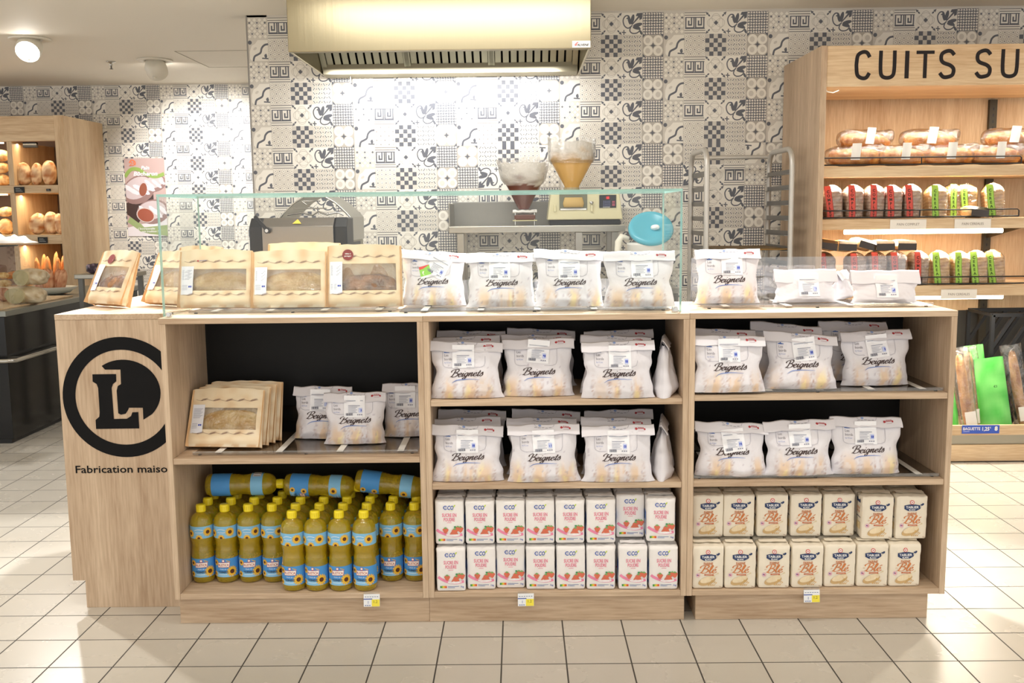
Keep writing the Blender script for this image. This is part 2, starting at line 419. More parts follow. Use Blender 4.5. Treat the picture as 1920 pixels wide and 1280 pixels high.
# ---------------------------------------------------------------- cement-tile wall covering: ten motifs on a unit square
K0, K1, K2, K3, KD = C('#f3eee4'), C('#d8d2c8'), C('#bab3aa'), C('#97938f'), C('#65676f')
def star4(a, x, y, r, col, la=2):
    p = []
    for k in range(8):
        t = k*PI/4; rr = r if k % 2 == 0 else r*.42; p.append((x+rr*math.cos(t), y+rr*math.sin(t)))
    a.poly(p, col, la)
def dia(a, x, y, r, col, la=2): a.poly([(x+r, y), (x, y+r), (x-r, y), (x, y-r)], col, la)
def motif(k):
    a = Art()
    if k == 'D':
        a.rect(0, 0, 1, 1, K1)
        for i in range(4):
            for j in range(4):
                if (i+j) % 1 == 0: dia(a, .125+.25*i, .125+.25*j, .09, K0)
        for i in range(3):
            for j in range(3): dia(a, .25+.25*i, .25+.25*j, .085, K0)
        for x, y in ((.25, .99), (.75, .99), (.5, .75), (.0, .5), (1, .5), (.25, .25), (.75, .25), (.5, .5), (.13, .75), (.88, .75)):
            if 0.05 < x < .95 and .05 < y < .95: star4(a, x, y, .075, KD, 3)
    elif k == 'E':
        a.rect(0, 0, 1, 1, K0)
        for y in (.03, .14, .83, .94): a.rect(0, y, 1, y+.045, K3, 2)
        a.rect(.03, .23, .97, .27, KD, 2); a.rect(.03, .73, .97, .77, KD, 2)
        for x in (.03, .5):
            for p in ([(0, 0), (.06, 0), (.06, .5), (0, .5)], [(.39, 0), (.45, 0), (.45, .5), (.39, .5)], [(.06, .0), (.39, .0), (.39, .06), (.06, .06)],
                      [(.13, .13), (.33, .13), (.33, .2), (.13, .2)], [(.13, .2), (.2, .2), (.2, .36), (.13, .36)], [(.27, .2), (.33, .2), (.33, .5), (.27, .5)]):
                a.poly([(x+u, .25+v) for u, v in p], KD, 2)
    elif k == 'F':
        a.rect(0, 0, 1, 1, K0)
        for cx, cy in ((.5, .72), (.5, .28), (.28, .5), (.72, .5)): a.ring(cx, cy, .19, .205, K2, 2, 14)
        a.ring(.5, .5, .33, .345, K2, 2, 18); star4(a, .5, .5, .13, KD, 3); a.ell(.5, .5, .085, .085, KD, 3, 8)
        for sx in (-1, 1):
            for sy in (-1, 1):
                P = lambda u, v: (.5+sx*u, .5+sy*v)
                a.poly([P(.5, .5), P(.34, .44), P(.4, .4), P(.44, .34)], KD, 2); a.poly([P(.42, .42), P(.3, .36), P(.28, .28), P(.36, .3)], KD, 2)
    elif k == 'G':
        a.rect(0, 0, 1, 1, K0)
        for ang, l, w in ((102, .52, .07), (76, .56, .085), (14, .56, .085), (-12, .48, .065)):
            t = R_(ang); x, y = .42, .36; a.ell(x+math.cos(t)*l*.62, y+math.sin(t)*l*.62, l*.42, w, KD, 2, 12, t)
        a.poly([(.99, .99), (.72, .97), (.66, .84), (.78, .84), (.5, .5), (.42, .36), (.52, .46), (.84, .78), (.84, .66), (.97, .72)], KD, 3)
        a.line([(.5, .42), (.3, .3), (.12, .42), (.06, .66), (.16, .84), (.3, .86), (.3, .76), (.22, .74)], .055, KD, 2, 4)
        a.line([(.45, .4), (.38, .2), (.5, .07), (.72, .08), (.86, .2), (.82, .34), (.72, .32), (.72, .25)], .055, KD, 2, 4)
        a.ell(.92, .1, .06, .12, KD, 2, 8, .5); a.line([(.0, .12), (.2, .1)], .05, KD, 2); a.line([(.1, .0), (.1, .22)], .05, KD, 2)
    elif k == 'H':
        a.rect(0, 0, 1, 1, KD)
        for i in range(8):
            for j in range(8):
                x, y = (i+.5)/8, (j+.5)/8
                if (i+j) % 2: dia(a, x, y, .056, K0)
                else:
                    a.line([(x-.055, y-.03), (x+.055, y+.03)], .03, K0, 2); a.line([(x+.03, y-.055), (x-.03, y+.055)], .03, K0, 2)
    elif k == 'I':
        a.rect(0, 0, 1, 1, K1)
        a.poly([(.1, .12), (.1, .45), (.2, .72), (.36, .8), (.5, .97), (.98, .97), (.98, .02), (.2, .02)], K0, 2)
        a.ell(.36, .58, .1, .06, K1, 3, 8, .6)
        a.ell(.12, .86, .095, .095, KD, 3, 12)
        a.line([(.26, .0), (.32, .22), (.5, .32), (.62, .4), (.68, .6), (.82, .74), (1., .78)], .09, KD, 3, 4)
        a.ell(.86, .24, .07, .09, KD, 3, 8, .3); a.line([(.68, .14), (.98, .12)], .06, KD, 3); a.line([(.86, .1), (.88, .34)], .06, KD, 3)
    elif k == 'J':
        a.rect(0, 0, 1, 1, K1)
        for i in range(6):
            for j in range(6): dia(a, i/5 if 0 < i < 5 else (.03 if i == 0 else .97), j/5 if 0 < j < 5 else (.03 if j == 0 else .97), .03, K0)
        for i in range(5):
            for j in range(5):
                x, y = .1+.2*i, .1+.2*j; dia(a, x, y, .085, K0, 2); dia(a, x, y, .045 if (i+j) % 2 else .03, K3, 3)
    elif k == 'K':
        a.rect(0, 0, 1, 1, K1)
        for i in range(5):
            for j in range(5):
                if (i+j) % 2: a.rect(i/5, j/5, i/5+.2, j/5+.2, KD, 2)
    elif k == 'L':
        a.rect(0, 0, 1, 1, K1)
        for i in range(4):
            for j in range(5):
                x, y = (i+.5)/4, (j+.5)/5; s_ = 1 if (i+j) % 2 else -1
                a.line([(x-.06, y-.08*s_), (x+.06, y+.08*s_)], .075, K0, 2); a.line([(x-.045, y-.06*s_), (x+.045, y+.06*s_)], .034, KD, 3)
                if x > .2: a.line([(x-.15, y), (x-.1, y)], .03, KD, 3)
    elif k == 'M':
        a.rect(0, 0, 1, 1, K2)
        for x in (.265, .735):
            for y in (.265, .735): a.ell(x, y, .235, .235, K0, 2, 16); a.ell(x+.02*(x > .5)-.02*(x < .5), y, .12, .13, K1, 3, 12)
        star4(a, .5, .5, .13, KD, 3)
        for x in (.03, .97):
            for y in (.03, .97): pass
        for p in ([(0, 0), (.14, 0), (0, .14)], [(1, 0), (1, .14), (.86, 0)], [(1, 1), (.86, 1), (1, .86)], [(0, 1), (0, .86), (.14, 1)]): a.poly(p, KD, 2)
    return a
MOT = {k: motif(k) for k in 'DEFGHIJKLM'}
def tile_wall(name, X0, X1, x_origin, Y, ztop, turned):
    mb = MB(); mb.box(X0, X1, Y, Y+.12, 0, CEIL, K1)
    rp = .1265; r = 0; z = ztop
    while z > 0:
        c = math.floor((X0-x_origin)/WTP+.001); x = x_origin+c*WTP
        while x < X1-.02:
            rot = turned(c, r)
            k = ('DEFGH' if r % 2 == 0 else 'IJKLM')
            if rot: k = ('IJKLM' if r % 2 == 0 else 'DEFGH'); ch = k[4-(c % 5)]
            else: ch = k[c % 5]
            xa, xb = max(x, X0), min(x+WTP, X1); sw = (xb-xa)/WTP
            def fn(u, v, l, x=x, z=z, rot=rot):
                if rot: u, v = 1-u, 1-v
                px = x+u*WTP; px = min(max(px, X0), X1); pz = max(z-rp+v*rp, 0)
                return (px, Y-.0004-l, pz)
            for k_, (vs, fs, col, la) in enumerate(MOT[ch].i):
                mb.add([fn(a_, b_, la*.0003+k_*2e-6) for a_, b_ in vs], [f[::-1] for f in fs] if rot else fs, col)
            x += WTP; c += 1
        z -= rp; r += 1
    for k in range(1, 9):     # sheet joints of the wall covering
        xx = x_origin+k*5*WTP
        if X0 < xx < X1: mb.box(xx-.0012, xx+.0012, Y-.0022, Y, 0, ztop, K2)
    return tag(mb.build(name, mat('wall_covering', attr=True, rough=.42)), kind='structure')
def turned_main(c, r): return r in (6, 7) and ((10 <= c < 15) or c >= 20)
tile_wall('wall_back', WX0, 5.2, WX0, WY, 2.533, turned_main)
tile_wall('wall_far', -7, WX0, -4.44, LWY, 2.541, lambda c, r: False)
wl = MB(); wl.box(WX0, WX0+.12, WY, LWY+.1, 0, CEIL, K0); wl.box(WX0-.004, WX0+.004, WY-.004, WY+.004, 0, 2.54, K3); tag(wl.build('wall_side', mat('plain_wall', attr=True, rough=.6)), kind='structure')

# ---------------------------------------------------------------- ceiling fixtures
def downlight(px, py, label, lit, aim, power):
    p = at(px, py, Z=CEIL)
    t = thing('ceiling_spotlight', label, 'ceiling light', p)
    MB().lathe([(.075, -.002), (.13, -.001), (.132, -.006), (.125, -.012), (.08, -.012), (.075, -.002)], 32).build('trim_ring', mat('lamp_white', '#e8e2d4', .4), t)
    d = (Vector(aim)-p).normalized(); q = d.to_track_quat('-Z', 'Y')
    h = MB(); h.lathe([(.0, .046), (.04, .045), (.064, .035), (.078, .0), (.08, -.05), (.074, -.085)], 28)
    o = h.build('lamp_head', MATS['lamp_white'], t); o.location = (0, 0, -.045); o.rotation_euler = q.to_euler()
    g = MB(); g.lathe([(.0, -.092), (.04, -.088), (.072, -.08)], 24)
    o2 = g.build('bulb', mat('lamp_glow', '#ffffff', .4, emit='#fff8ee', es=30), t); o2.location = (0, 0, -.045); o2.rotation_euler = q.to_euler()
    MB().lathe([(.0, .0), (.012, -.003), (.012, -.02), (0, -.022)], 12).build('aiming_knob', MATS['lamp_white'], t, loc=(0, -.03, -.125))
    spot('downlight_beam', p+Vector((0, 0, -.05))+d*.1, aim, power, 80, .6, .05, (1, .98, .95))
    return t
downlight(56, 72, 'lit white ceiling spotlight with glaring round lamp, above the wooden bread shelf', True, (-2.9, 4.6, .9), 120)
downlight(290, 112, 'white ceiling spotlight turned away, right of the small sprinkler', True, (-2.75, 9.1, 1.55), 150)
p = at(208, 115, Z=CEIL)
t = thing('sprinkler', 'small metal fire sprinkler on the ceiling between the two spotlights', 'sprinkler', p)
MB().lathe([(.0, 0), (.035, 0), (.035, -.006), (.012, -.012), (.01, -.03)], 16).build('escutcheon', CHROME, t)
MB().tube([(0, 0, -.02), (0, 0, -.055)], .006, n=8).lathe([(0, -.055), (.014, -.055), (.014, -.058), (0, -.058)], 12).build('deflector', STEELD, t)

# ---------------------------------------------------------------- extractor hood
t = thing('extractor_hood', 'large stainless steel extractor hood hanging from the ceiling before the tiled wall', 'range hood', (0, 0, 0))
hx0, hx1, hyf, hyr, hz = -1.132, .366, 5.05, 6.03, 2.175
b = MB(); b.box(hx0, hx1, hyf, hyf+.012, hz, CEIL-.001); b.box(hx0, hx0+.012, hyf+.012, hyr, hz, CEIL-.001); b.box(hx1-.012, hx1, hyf+.012, hyr, hz, CEIL-.001)
b.box(hx0+.012, hx1-.012, hyr-.01, hyr, hz+.02, CEIL-.001)
b.build('canopy', mat('hood_steel', '#a0967b', .3, 1, bump=(50, .05, (1, 1, .03)), aniso=.5), t, bevel=.003)
b = MB(); b.box(hx0+.02, hx1-.02, 5.84, 5.99, hz-.005, hz+.006); b.box(hx0+.02, hx1-.02, 5.83, 5.845, hz-.005, hz+.05); b.box(hx0+.02, hx1-.02, 5.985, 5.995, hz-.005, hz+.05)
b.box(hx0+.012, hx1-.012, hyf+.012, hyf+.05, hz, hz+.008)
b.build('grease_gutter', mat('gutter_steel', '#9c957f', .6, .35), t, bevel=.002)
fz0, fz1, fy0, fy1 = hz+.03, hz+.34, 5.86, 5.45
n_f = 3
for k in range(n_f):
    f = MB(); xa = hx0+.03+k*(hx1-hx0-.06)/n_f; xb = xa+(hx1-hx0-.06)/n_f-.006
    A = Vector((0, fy0, fz0)); B = Vector((0, fy1, fz1)); d = (B-A).normalized(); nn = Vector((0, d.z, -d.y)) * -1
    def pt(x, s_): return Vector((x, 0, 0))+A+(B-A)*s_
    f.bar(pt(xa, 0), pt(xa, 1), .03, .03, up=(0, -1, -1)); f.bar(pt(xb-.0, 0), pt(xb, 1), .03, .03, up=(0, -1, -1))
    f.bar(pt(xa, .02), pt(xb, .02), .02, .03); f.bar(pt(xa, 1), pt(xb, 1), .02, .03)
    ns = 10
    for i in range(ns):
        x = xa+.035+(xb-xa-.07)*i/(ns-1)
        f.bar(pt(x, .0), pt(x, 1), .033, .006, up=nn)
    f.build('grease_filter', mat('filter_steel', '#b4b4a6', .4, .9), t)
    g = MB(); g.bar(pt((xa+xb)/2, 0)+Vector((0, .03, .03)), pt((xa+xb)/2, 1)+Vector((0, .03, .03)), xb-xa, .004, up=nn); g.build('filter_back', BLACK, t)
s1 = Art(); s1.rect(0, 0, .09, .032, WHITE); s1.text('ALVENE', .053, .007, .011, INK, 2, shear=.3, bold=.03); s1.line([(.012, .01), (.02, .02), (.03, .026)], .004, C('#d0504a'), 2); s1.line([(.016, .008), (.026, .018)], .004, C('#d0504a'), 2)
s1.emit(MB(), lambda u, v, l: (hx1-.093+u, hyf-.0006-l, hz+.004+v)).build('maker_label', PRINTG, t)
MB().tube([(hx0+.16, 5.93, hz-.004), (hx0+.16, 5.93, hz-.04)], .007).build('drain_plug', CHROME, t)
# ---------------------------------------------------------------- island counter
FY, BY, ZT = 3.20, 3.62, 1.047
def shelf_unit(label, x0, x1, boards, plinth, left_open=0, top_over=0, div=.019):
    t = thing('display_counter', label, 'shelf unit', ((x0+x1)/2, FY, 0), group=None)
    ox, oy = (x0+x1)/2, FY
    def bx(name, m, a, b, c, d, e, f, bev=.0012):
        k = MB(); k.box(a-ox, b-ox, c-oy, d-oy, e, f); return k.build(name, m, t, bevel=bev)
    bx('top_board', W_X, x0-top_over, x1, FY-.0, BY, ZT-.019, ZT)
    bx('side_panel', W_V, x0, x0+div, FY+.001, BY-.012, .093, ZT-.0192)
    bx('side_panel', W_V, x1-div, x1, FY+.001, BY-.012, .093, ZT-.0192)
    for z in boards: bx('shelf_board', W_X, x0+div+.0005, x1-div-.0005, FY+.004, BY-.012, z-.0195, z)
    bx('bottom_board', W_X, x0+div+.0005, x1-div-.0005, FY+.0005, BY-.012, .094, .113)
    bx('back_panel', BLACK, x0+.002, x1-.002, BY-.0118, BY-.006, .094, ZT-.0195, 0)
    bx('plinth', W_X, plinth[0], plinth[1], FY+.025, BY-.04, 0, .0935)
    return t
shelf_unit('left open shelf unit of the oak island counter, holding the oil bottles', -1.172, -.315, [.579], (-1.165, -.316), top_over=.004)
shelf_unit('middle open shelf unit of the oak island counter, holding the sugar packets', -.3145, .5505, [.767, .486], (-.3155, .548))
shelf_unit('right open shelf unit of the oak island counter, holding the flour packets', .551, 1.416, [.777, .488], (.586, 1.37))

# rotated end cabinet with the black logo
t = thing('end_cabinet', 'oak end cabinet of the island with a round black L emblem on its side', 'cabinet', (-1.39, 3.37, 0))
ox, oy = -1.39, 3.37
def cb(name, m, a, b, c, d, e, f, bev=.0012):
    k = MB(); k.box(a-ox, b-ox, c-oy, d-oy, e, f); return k.build(name, m, t, bevel=bev)
cb('top_board', W_Y, -1.592, -1.178, 3.368, 4.17, ZT-.019, ZT)
k = MB(); k.prism([(-1.592-ox, .1), (-1.549-ox, .1), (-1.549-ox, 0), (-1.178-ox, 0), (-1.178-ox, ZT-.0192), (-1.592-ox, ZT-.0192)], 0, .019); side = k.build('side_panel', W_V, t, bevel=.001)
cb('side_panel', W_V, -1.592, -1.178, 4.15, 4.169, .0, ZT-.0192)
cb('back_panel', BLACK, -1.19, -1.18, 3.39, 4.149, .0, ZT-.02, 0)
for z in (.12, .45, .77): cb('shelf_board', W_Y, -1.588, -1.191, 3.3895, 4.149, z-.019, z)
cb('plinth', W_Y, -1.549, -1.53, 3.3895, 4.149, 0, .1)
# emblem, laid on the panel
a = Art(); cx, cz, rr = -1.3715, .757, .211
a.ring(cx, cz, rr-.0445, rr, C('#0c0b0c'), 1, 72)
k = 1/1862*3.365*1.0
def E(px, py):           # emblem outline points read off the panel
    p = at(px, py, Y=3.366); return (p.x, p.z)
Z = lambda x, y: E(x/4, 580+y/4)
dark = [Z(785, 452), Z(900, 452), Z(905, 560), Z(880, 575), Z(872, 610), Z(884, 780), Z(905, 790), Z(940, 783), Z(958, 755), Z(965, 738), Z(1068, 738), Z(1073, 828)]
arc = []
for i in range(26):
    an = -.745+(PI*.5+.745+.62)*i/25; p = (Z(930, 622)[0]+.1205*math.cos(an)*1.04, Z(930, 622)[1]+.114*math.sin(an)); arc.append(p)
import mathutils.geometry as mg
def fill(art, pts, col, la):
    tri = mg.tessellate_polygon([[Vector((p[0], p[1], 0)) for p in pts]])
    art.i.append((pts, [tuple(x) for x in tri], col, la))
fill(a, dark+arc, C('#0c0b0c'), 1)
Lp = [(690, 487), (868, 485), (870, 540), (845, 560), (835, 590), (852, 822), (950, 820), (980, 800), (990, 772), (1035, 770), (1042, 893), (718, 897), (714, 830), (742, 805), (745, 775), (733, 590), (722, 560), (692, 542)]
fill(a, [Z(*q) for q in Lp], C('#0c0b0c'), 2)
tx = E(141, 880); a.text('Fabrication maison', tx[0], E(141, 887)[1], .0262, C('#0c0b0c'), 2, 'l', bold=.012, width=.343)
a.emit(MB(), lambda u, v, l: (u-ox, -.0006-l, v)).build('emblem', mat('vinyl_print', attr=True, rough=.55, spec=.2), side)

# price tags in clear holders under the shelves
def price_tag(px, py, label, curl=0):
    p = at(px, py, Y=3.196)
    a = Art(); a.rect(-.027, -.021, .027, .021, C('#eef0f2')); a.rect(-.027, .003, .002, .006, C('#3a54a8'), 2); a.rect(.0, -.0205, .0265, .003, C('#f2e24a'), 2)
    for i in range(6): a.rect(-.023+i*.008, .011, -.018+i*.008, .013, C('#7785a0'), 2)
    for i in range(3): a.rect(-.023+i*.007, -.018, -.018+i*.007, -.0155, C('#5b6ba5'), 2)
    a.text('1', -.012, -.011, .009, C('#3a54a8'), 2); a.text('1.2', .013, -.009, .009, C('#7a7320'), 2)
    m = MB(); m.box(-.027, .027, 0, .0012, -.021, .021, C('#eef0f2')); a.emit(m, lambda u, v, l: (u, -.0004-l, v))
    o = m.build('price_tag', PRINT, None, loc=p); o.rotation_euler = (R_(-8), 0, R_(2)); 
    MB().box(-.026, .026, .001, .0035, .012, .028).build('tag_holder', ACRYL, o)
    return tag(o, label, 'price tag', 'price tags under the bottom shelves')
price_tag(697, 1125, 'white and yellow price tag below the oil bottles')
price_tag(986, 1124, 'white and yellow price tag below the sugar packets')
price_tag(1522, 1117, 'white and yellow price tag below the flour packets')

# acrylic trays with white strips
def tray(x0, x1, y0, y1, z, label, back=.0, lip=.008):
    t = thing('acrylic_tray', label, 'tray', ((x0+x1)/2, y0, z), group='clear acrylic trays'); w = (x1-x0)/2; d = y1-y0
    b = MB(); b.box(-w, w, 0, d, .004, .007); b.box(-w, w, -.002, 0, .004, .007+lip)
    if back: b.box(-w, w, d-.003, d, .007, back)
    b.build('tray_sheet', ACRYL, t)
    for i in range(3):
        x = -w+.02+(2*w-.04)*i/2
        MB().lathe([(0, 0), (.006, 0), (.006, .004), (0, .004)], 10).build('foot', BPLAS, t, loc=(x, .012, 0))
    n = max(3, int((x1-x0)/.16))
    for i in range(n):
        x = -w+.08+(2*w-.14)*i/max(1, n-1); MB().box(x-.011, x+.011, .015, d-.015, .0071, .0075).build('tape_strip', mat('white_tape', '#f1eee8', .5), t)
    return t
tray(-.40, .50, 3.29, 3.58, ZT, 'clear tray under the four doughnut bags behind the tall glass', .09)
tray(.62, 1.39, 3.33, 3.59, ZT, 'clear tray with an upright back under the bags right of the tall glass', .16)
tray(-1.12, -.42, 3.34, 3.6, ZT, 'clear tray under the kraft bags behind the tall glass', 0)
tray(-1.10, -.345, 3.245, 3.595, .579, 'clear tray on the shelf above the oil bottles', .1)
tray(.575, 1.39, 3.225, 3.59, .777, 'clear tray on the upper shelf of the right unit', .1)
tray(.575, 1.39, 3.225, 3.59, .488, 'clear tray on the middle shelf of the right unit', .1)

# glass screen
t = thing('glass_screen', 'tall clear glass screen with greenish edges standing on the counter top', 'glass screen', (-.32, 3.24, ZT))
gx0, gx1, gh, gd = -1.172+.32, .530+.32, .400, .41
def pane(name, a, b, c, d, e, f, edge):
    k = MB(); v = [(x, y, z) for x in (a, b) for y in (c, d) for z in (e, f)]
    fs = [(0, 1, 3, 2), (4, 6, 7, 5), (0, 4, 5, 1), (2, 3, 7, 6), (0, 2, 6, 4), (1, 5, 7, 3)]; dims = (b-a, b-a, d-c, d-c, f-e, f-e)
    thin = min(b-a, d-c, f-e)
    for q, dm in zip(fs, dims): k.add(v, [q], mi=0 if dm == thin else 1)
    return k.build(name, [GLASS, GEDGE], t)
pane('front_pane', gx0, gx1, 0, .006, .002, gh-.0085, 0)
pane('top_pane', gx0, gx1, -.001, gd, gh-.008, gh, 0)
pane('side_pane', gx0, gx0+.006, .0065, gd, .002, gh-.0085, 0)
pane('side_pane', gx1-.006, gx1, .0065, gd, .002, gh-.0085, 0)
for x in (gx0+.012, gx1-.03):
    k = MB(); k.box(x, x+.018, -.004, .014, .0, .016); k.tube([(x+.009, -.009, .009), (x+.009, -.002, .009)], .006); k.build('glass_clamp', CHROME, t)
# ---------------------------------------------------------------- doughnut bags
LILAC, TAN, TOAST, CREAM = C('#e4e1e6'), C('#e3bf94'), C('#a67458'), C('#efd58c')
def beignet_bag(label, seed=0, w=.235, h=.185, d=.085, flap=.032, low=False, sticker=True, lx=0.0, lz=0, lrot=0, promo=False, flaptilt=0, plain=False):
    rnd = random.Random(seed*7+1)
    t = thing('doughnut_bag', label, 'paper bag')
    ph = [rnd.uniform(0, 9) for _ in range(6)]
    hb = h-flap*.55                      # height of the crease below the flap
    spots = [(-.072+rnd.uniform(-.02, .02), .04, .012+rnd.random()*.012), (.0+rnd.uniform(-.02, .02), .035, .012+rnd.random()*.01), (.072+rnd.uniform(-.018, .018), .045, .012+rnd.random()*.014)]
    def prof(v):                         # depth factor over height
        return (max(0, 1-v)**.75*.92+.08)*min(1, .55+v*3.2)
    def halfw(v):
        s_ = w/2*(1-.07*math.sin(PI*min(1, v*1.05))+.05*nz(ph[0], v*3, 0)*1.5)
        if v < .1: s_ *= 1+.045*(1-v/.1)
        return s_*(1-.035*v)
    def surf(u, v, side):
        x = (2*u-1); hw = halfw(v)+.006*nz(ph[1]+(x > 0)*5, v*5, 1)
        e = max(0, 1-abs(x)**2.6)**.62
        y = side*d/2*prof(v)*e
        y += side*.0075*e*(nz(x*2.2+ph[2], v*2.6, side+ph[3])*1.4+.6*abs(nz(x*4+ph[4], v*5+x*2, 2)))
        z = hb*v+.006*nz(x*2+ph[5], v, 5)*(v > .05)
        if v < .08: z += .003*abs(nz(x*5+ph[0], 1, 1))*(1-v/.08)
        return (x*hw, y+d/2*.0, max(z, .0005))
    def colr(u, v):
        x, y, z = surf(u, v, -1); c = LILAC
        if not plain:
            for sx_, sz, sw in spots:
                xx = x-sx_+.006*nz(z*40, ph[2], sx_*9); dd = math.exp(-(xx/sw)**4)*math.exp(-(max(0, z-.03)/.034)**2)
                k = nz(x*40+ph[1], z*16, ph[0])
                c = mixc(c, TAN if k < .3 else CREAM, dd*(.75 if k > -.15 else .35))
                de = math.exp(-((abs(x-sx_)-sw*1.25)/.006)**2)*math.exp(-(max(0, z-.025)/.045)**2)
                c = mixc(c, TOAST, de*.55*max(0, .4+nz(x*160, z*160, ph[2])*1.6))
            k = nz(x*75+ph[3], z*75, 3)
            if k > .52 and z < .11: c = mixc(c, C('#a79aa8'), .5)
        return c
    b = MB()
    for side in (-1, 1):
        b.grid(lambda u, v: surf(u, v, side) if side < 0 else surf(1-u, v, side), 44, 34, colfn=(colr if side < 0 else lambda u, v: LILAC))
    nb = 22                              # bottom
    for i in range(nb):
        u0, u1 = i/nb, (i+1)/nb; b.add([surf(u0, 0, -1), surf(u1, 0, -1), surf(u1, 0, 1), surf(u0, 0, 1)], [(0, 3, 2, 1)], LILAC)
    # print on the front
    def onto(x, z, l):
        v = min(.999, max(0, z/hb)); hw = halfw(v); u = (x/hw+1)/2; p = surf(min(.97, max(.03, u)), v, -1); return (x, p[1]-.0009-l*1.3, z)
    a = Art(); B_ = C('#41302f'); bz = .074; G_ = C('#b9b6bf')
    if not plain:
        a.script('Beignets', .0, bz, .0112, B_, w=.34, slant=.45, rot=.03, sx=1.5)
        a.line([(-.048, bz-.021), (-.032, bz-.012), (.0, bz-.009), (.043, bz-.0105)], .0024, C('#5f7fc4'), 2, 5, taper=True)
        x0, x1, z0, z1 = -.078, .062, .103, hb-.006
        a.line([(x0, z1), (x0, z0+.016), (x0+.004, z0+.005), (x0+.016, z0), (x0+.03, z0)], .0016, G_, 1, 4)
        a.line([(x0+.03, z0), (x1-.016, z0), (x1-.004, z0+.005), (x1, z0+.016), (x1, z1)], .0016, G_, 1, 0)
        a.text('Les', x0+.006, hb-.030, .0082, C('#77727c'), 2, 'l', sx=.9); a.text('bords', x0+.006, hb-.0425, .0082, C('#77727c'), 2, 'l', sx=.9)
        a.text('by E.Lec', x0+.006, hb-.052, .0045, C('#8597cc'), 2, 'l')
        a.poly([(x0+.004, hb-.018), (x0+.022, hb-.0185), (x0+.022, hb-.0165), (x0+.014, hb-.015), (x0+.013, hb-.011), (x0+.008, hb-.015), (x0+.004, hb-.0155)], C('#3d62ab'), 2)
        if seed % 3 != 1: a.poly([(x0+.002, hb-.006), (x0+.016, hb-.007), (x0+.02, hb-.012), (x0+.004, hb-.0095)], C('#a9c85a'), 1)
    a.emit(b, onto, dense=.008)
    body = b.build('bag_body', PAPER, t)
    # folded-over top
    f = MB(); fw = w/2*1.02; y_c = -d/2*prof(.98)
    def fl(u, v):                         # wraps: back top -> crest -> front lip
        x = (2*u-1)*fw*(1+.012*nz(ph[2], v*3)); tl = flaptilt*(2*u-1)
        wob = .0035*nz((2*u-1)*2.5+ph[4], v*1.2, 9)
        if v < .4: q = v/.4; return (x, d*.12+wob-.006*q, hb-.012+(h-hb+.012)*q+tl+wob)
        q = (v-.4)/.6; return (x, d*.12-.006-(.014+d*.10)*q+wob, h-(flap)*q**1.2+tl+wob-.001*math.sin(q*PI))
    f.grid(fl, 24, 12, LILAC)
    f.grid(lambda u, v: tuple(Vector(fl(1-u, v))+Vector((0, .003, -.002))), 24, 12, LILAC)
    fa = Art()
    if not plain:
        fa.ell(.060, .52, .0042, .11, C('#b0363d'), 2, 10); fa.poly([(.063, .50), (.086, .52), (.086, .57), (.063, .545)], C('#b0363d'), 2); fa.ell(.0875, .5, .003, .1, C('#b0363d'), 2, 8)
        for q in range(4): fa.rect(.066+q*.005, .59, .0695+q*.005, .66, C('#b0363d'), 2)
        fa.rect(.066, .33, .085, .37, C('#c9b0b8'), 1)
        for q in range(5): fa.rect(-.03+q*.012, .6-.03*(q % 2), -.021+q*.012, .64-.03*(q % 2), C('#8c8890'), 1)
        fa.line([(-.03, .9), (-.022, .66), (.0, .56), (.03, .62), (.036, .9)], .0012, C('#9a97a0'), 1, 3)
        fa.ell(-.012, .8, .005, .12, C('#8ea2cf'), 1, 8)
    def ff(u, v, l):
        p = fl(min(1, max(0, (u/fw+1)/2)), .4+.6*(1-v)); return (p[0], p[1]-.0006-l, p[2]+.0002)
    fa.emit(f, ff); f.build('folded_top', PAPER, t)
    if sticker:
        s_ = Art(); sw, sh = .044, .046; GI = C('#8f93a6')
        s_.rect(-sw/2, -sh/2, sw/2, sh/2, C('#f6f6fa'), 3); s_.rect(-sw/2+.003, sh/2-.012, sw/2-.004, sh/2-.0105, C('#a6aab8'), 4)
        for i in range(5): s_.rect(-.013, -.002-i*.0028, .006-.003*(i % 2), -.001-i*.0028, C('#b5b8c6'), 4)
        s_.rect(-.013, .001, .012, .0022, GI, 4); s_.rect(.009, -.013, .016, -.003, C('#c3cdf2'), 4); s_.rect(.0105, -.0105, .0125, -.0055, C('#2f49b8'), 5); s_.rect(.0132, -.0105, .0152, -.0055, C('#2f49b8'), 5)
        for i in range(7): s_.rect(-.018+i*.0021, -sh/2+.004, -.0168+i*.0021+.0004*(i % 2), -sh/2+.009, C('#6d7080'), 4)
        for i in range(3): s_.rect(.006+i*.004, -sh/2+.005, .0085+i*.004, -sh/2+.007, C('#80839a'), 4)
        m2 = MB(); zc = hb-.030+lz; c_, q_ = math.cos(lrot), math.sin(lrot)
        def so(u, v, l):
            u, v = u*1.65, v*1.65
            x = lx+u*c_-v*q_; z = zc+u*q_+v*c_
            if z > hb*.9: p = onto(x, hb*.9, l); return (p[0], min(p[1], -d*.03-.012)-.001*l, z)
            return onto(x, z, l)
        g = MB(); NU, NV = 14, 14
        g.grid(lambda u, v: so((u-.5)*sw, (v-.5)*sh, .0012), NU, NV, C('#f6f6fa'))
        for vs, fs, col, la in s_.i[1:]: g.add([so(x, y, .0012+la*.0005) for x, y in vs], fs, col)
        g.build('weight_label', PRINT, t)
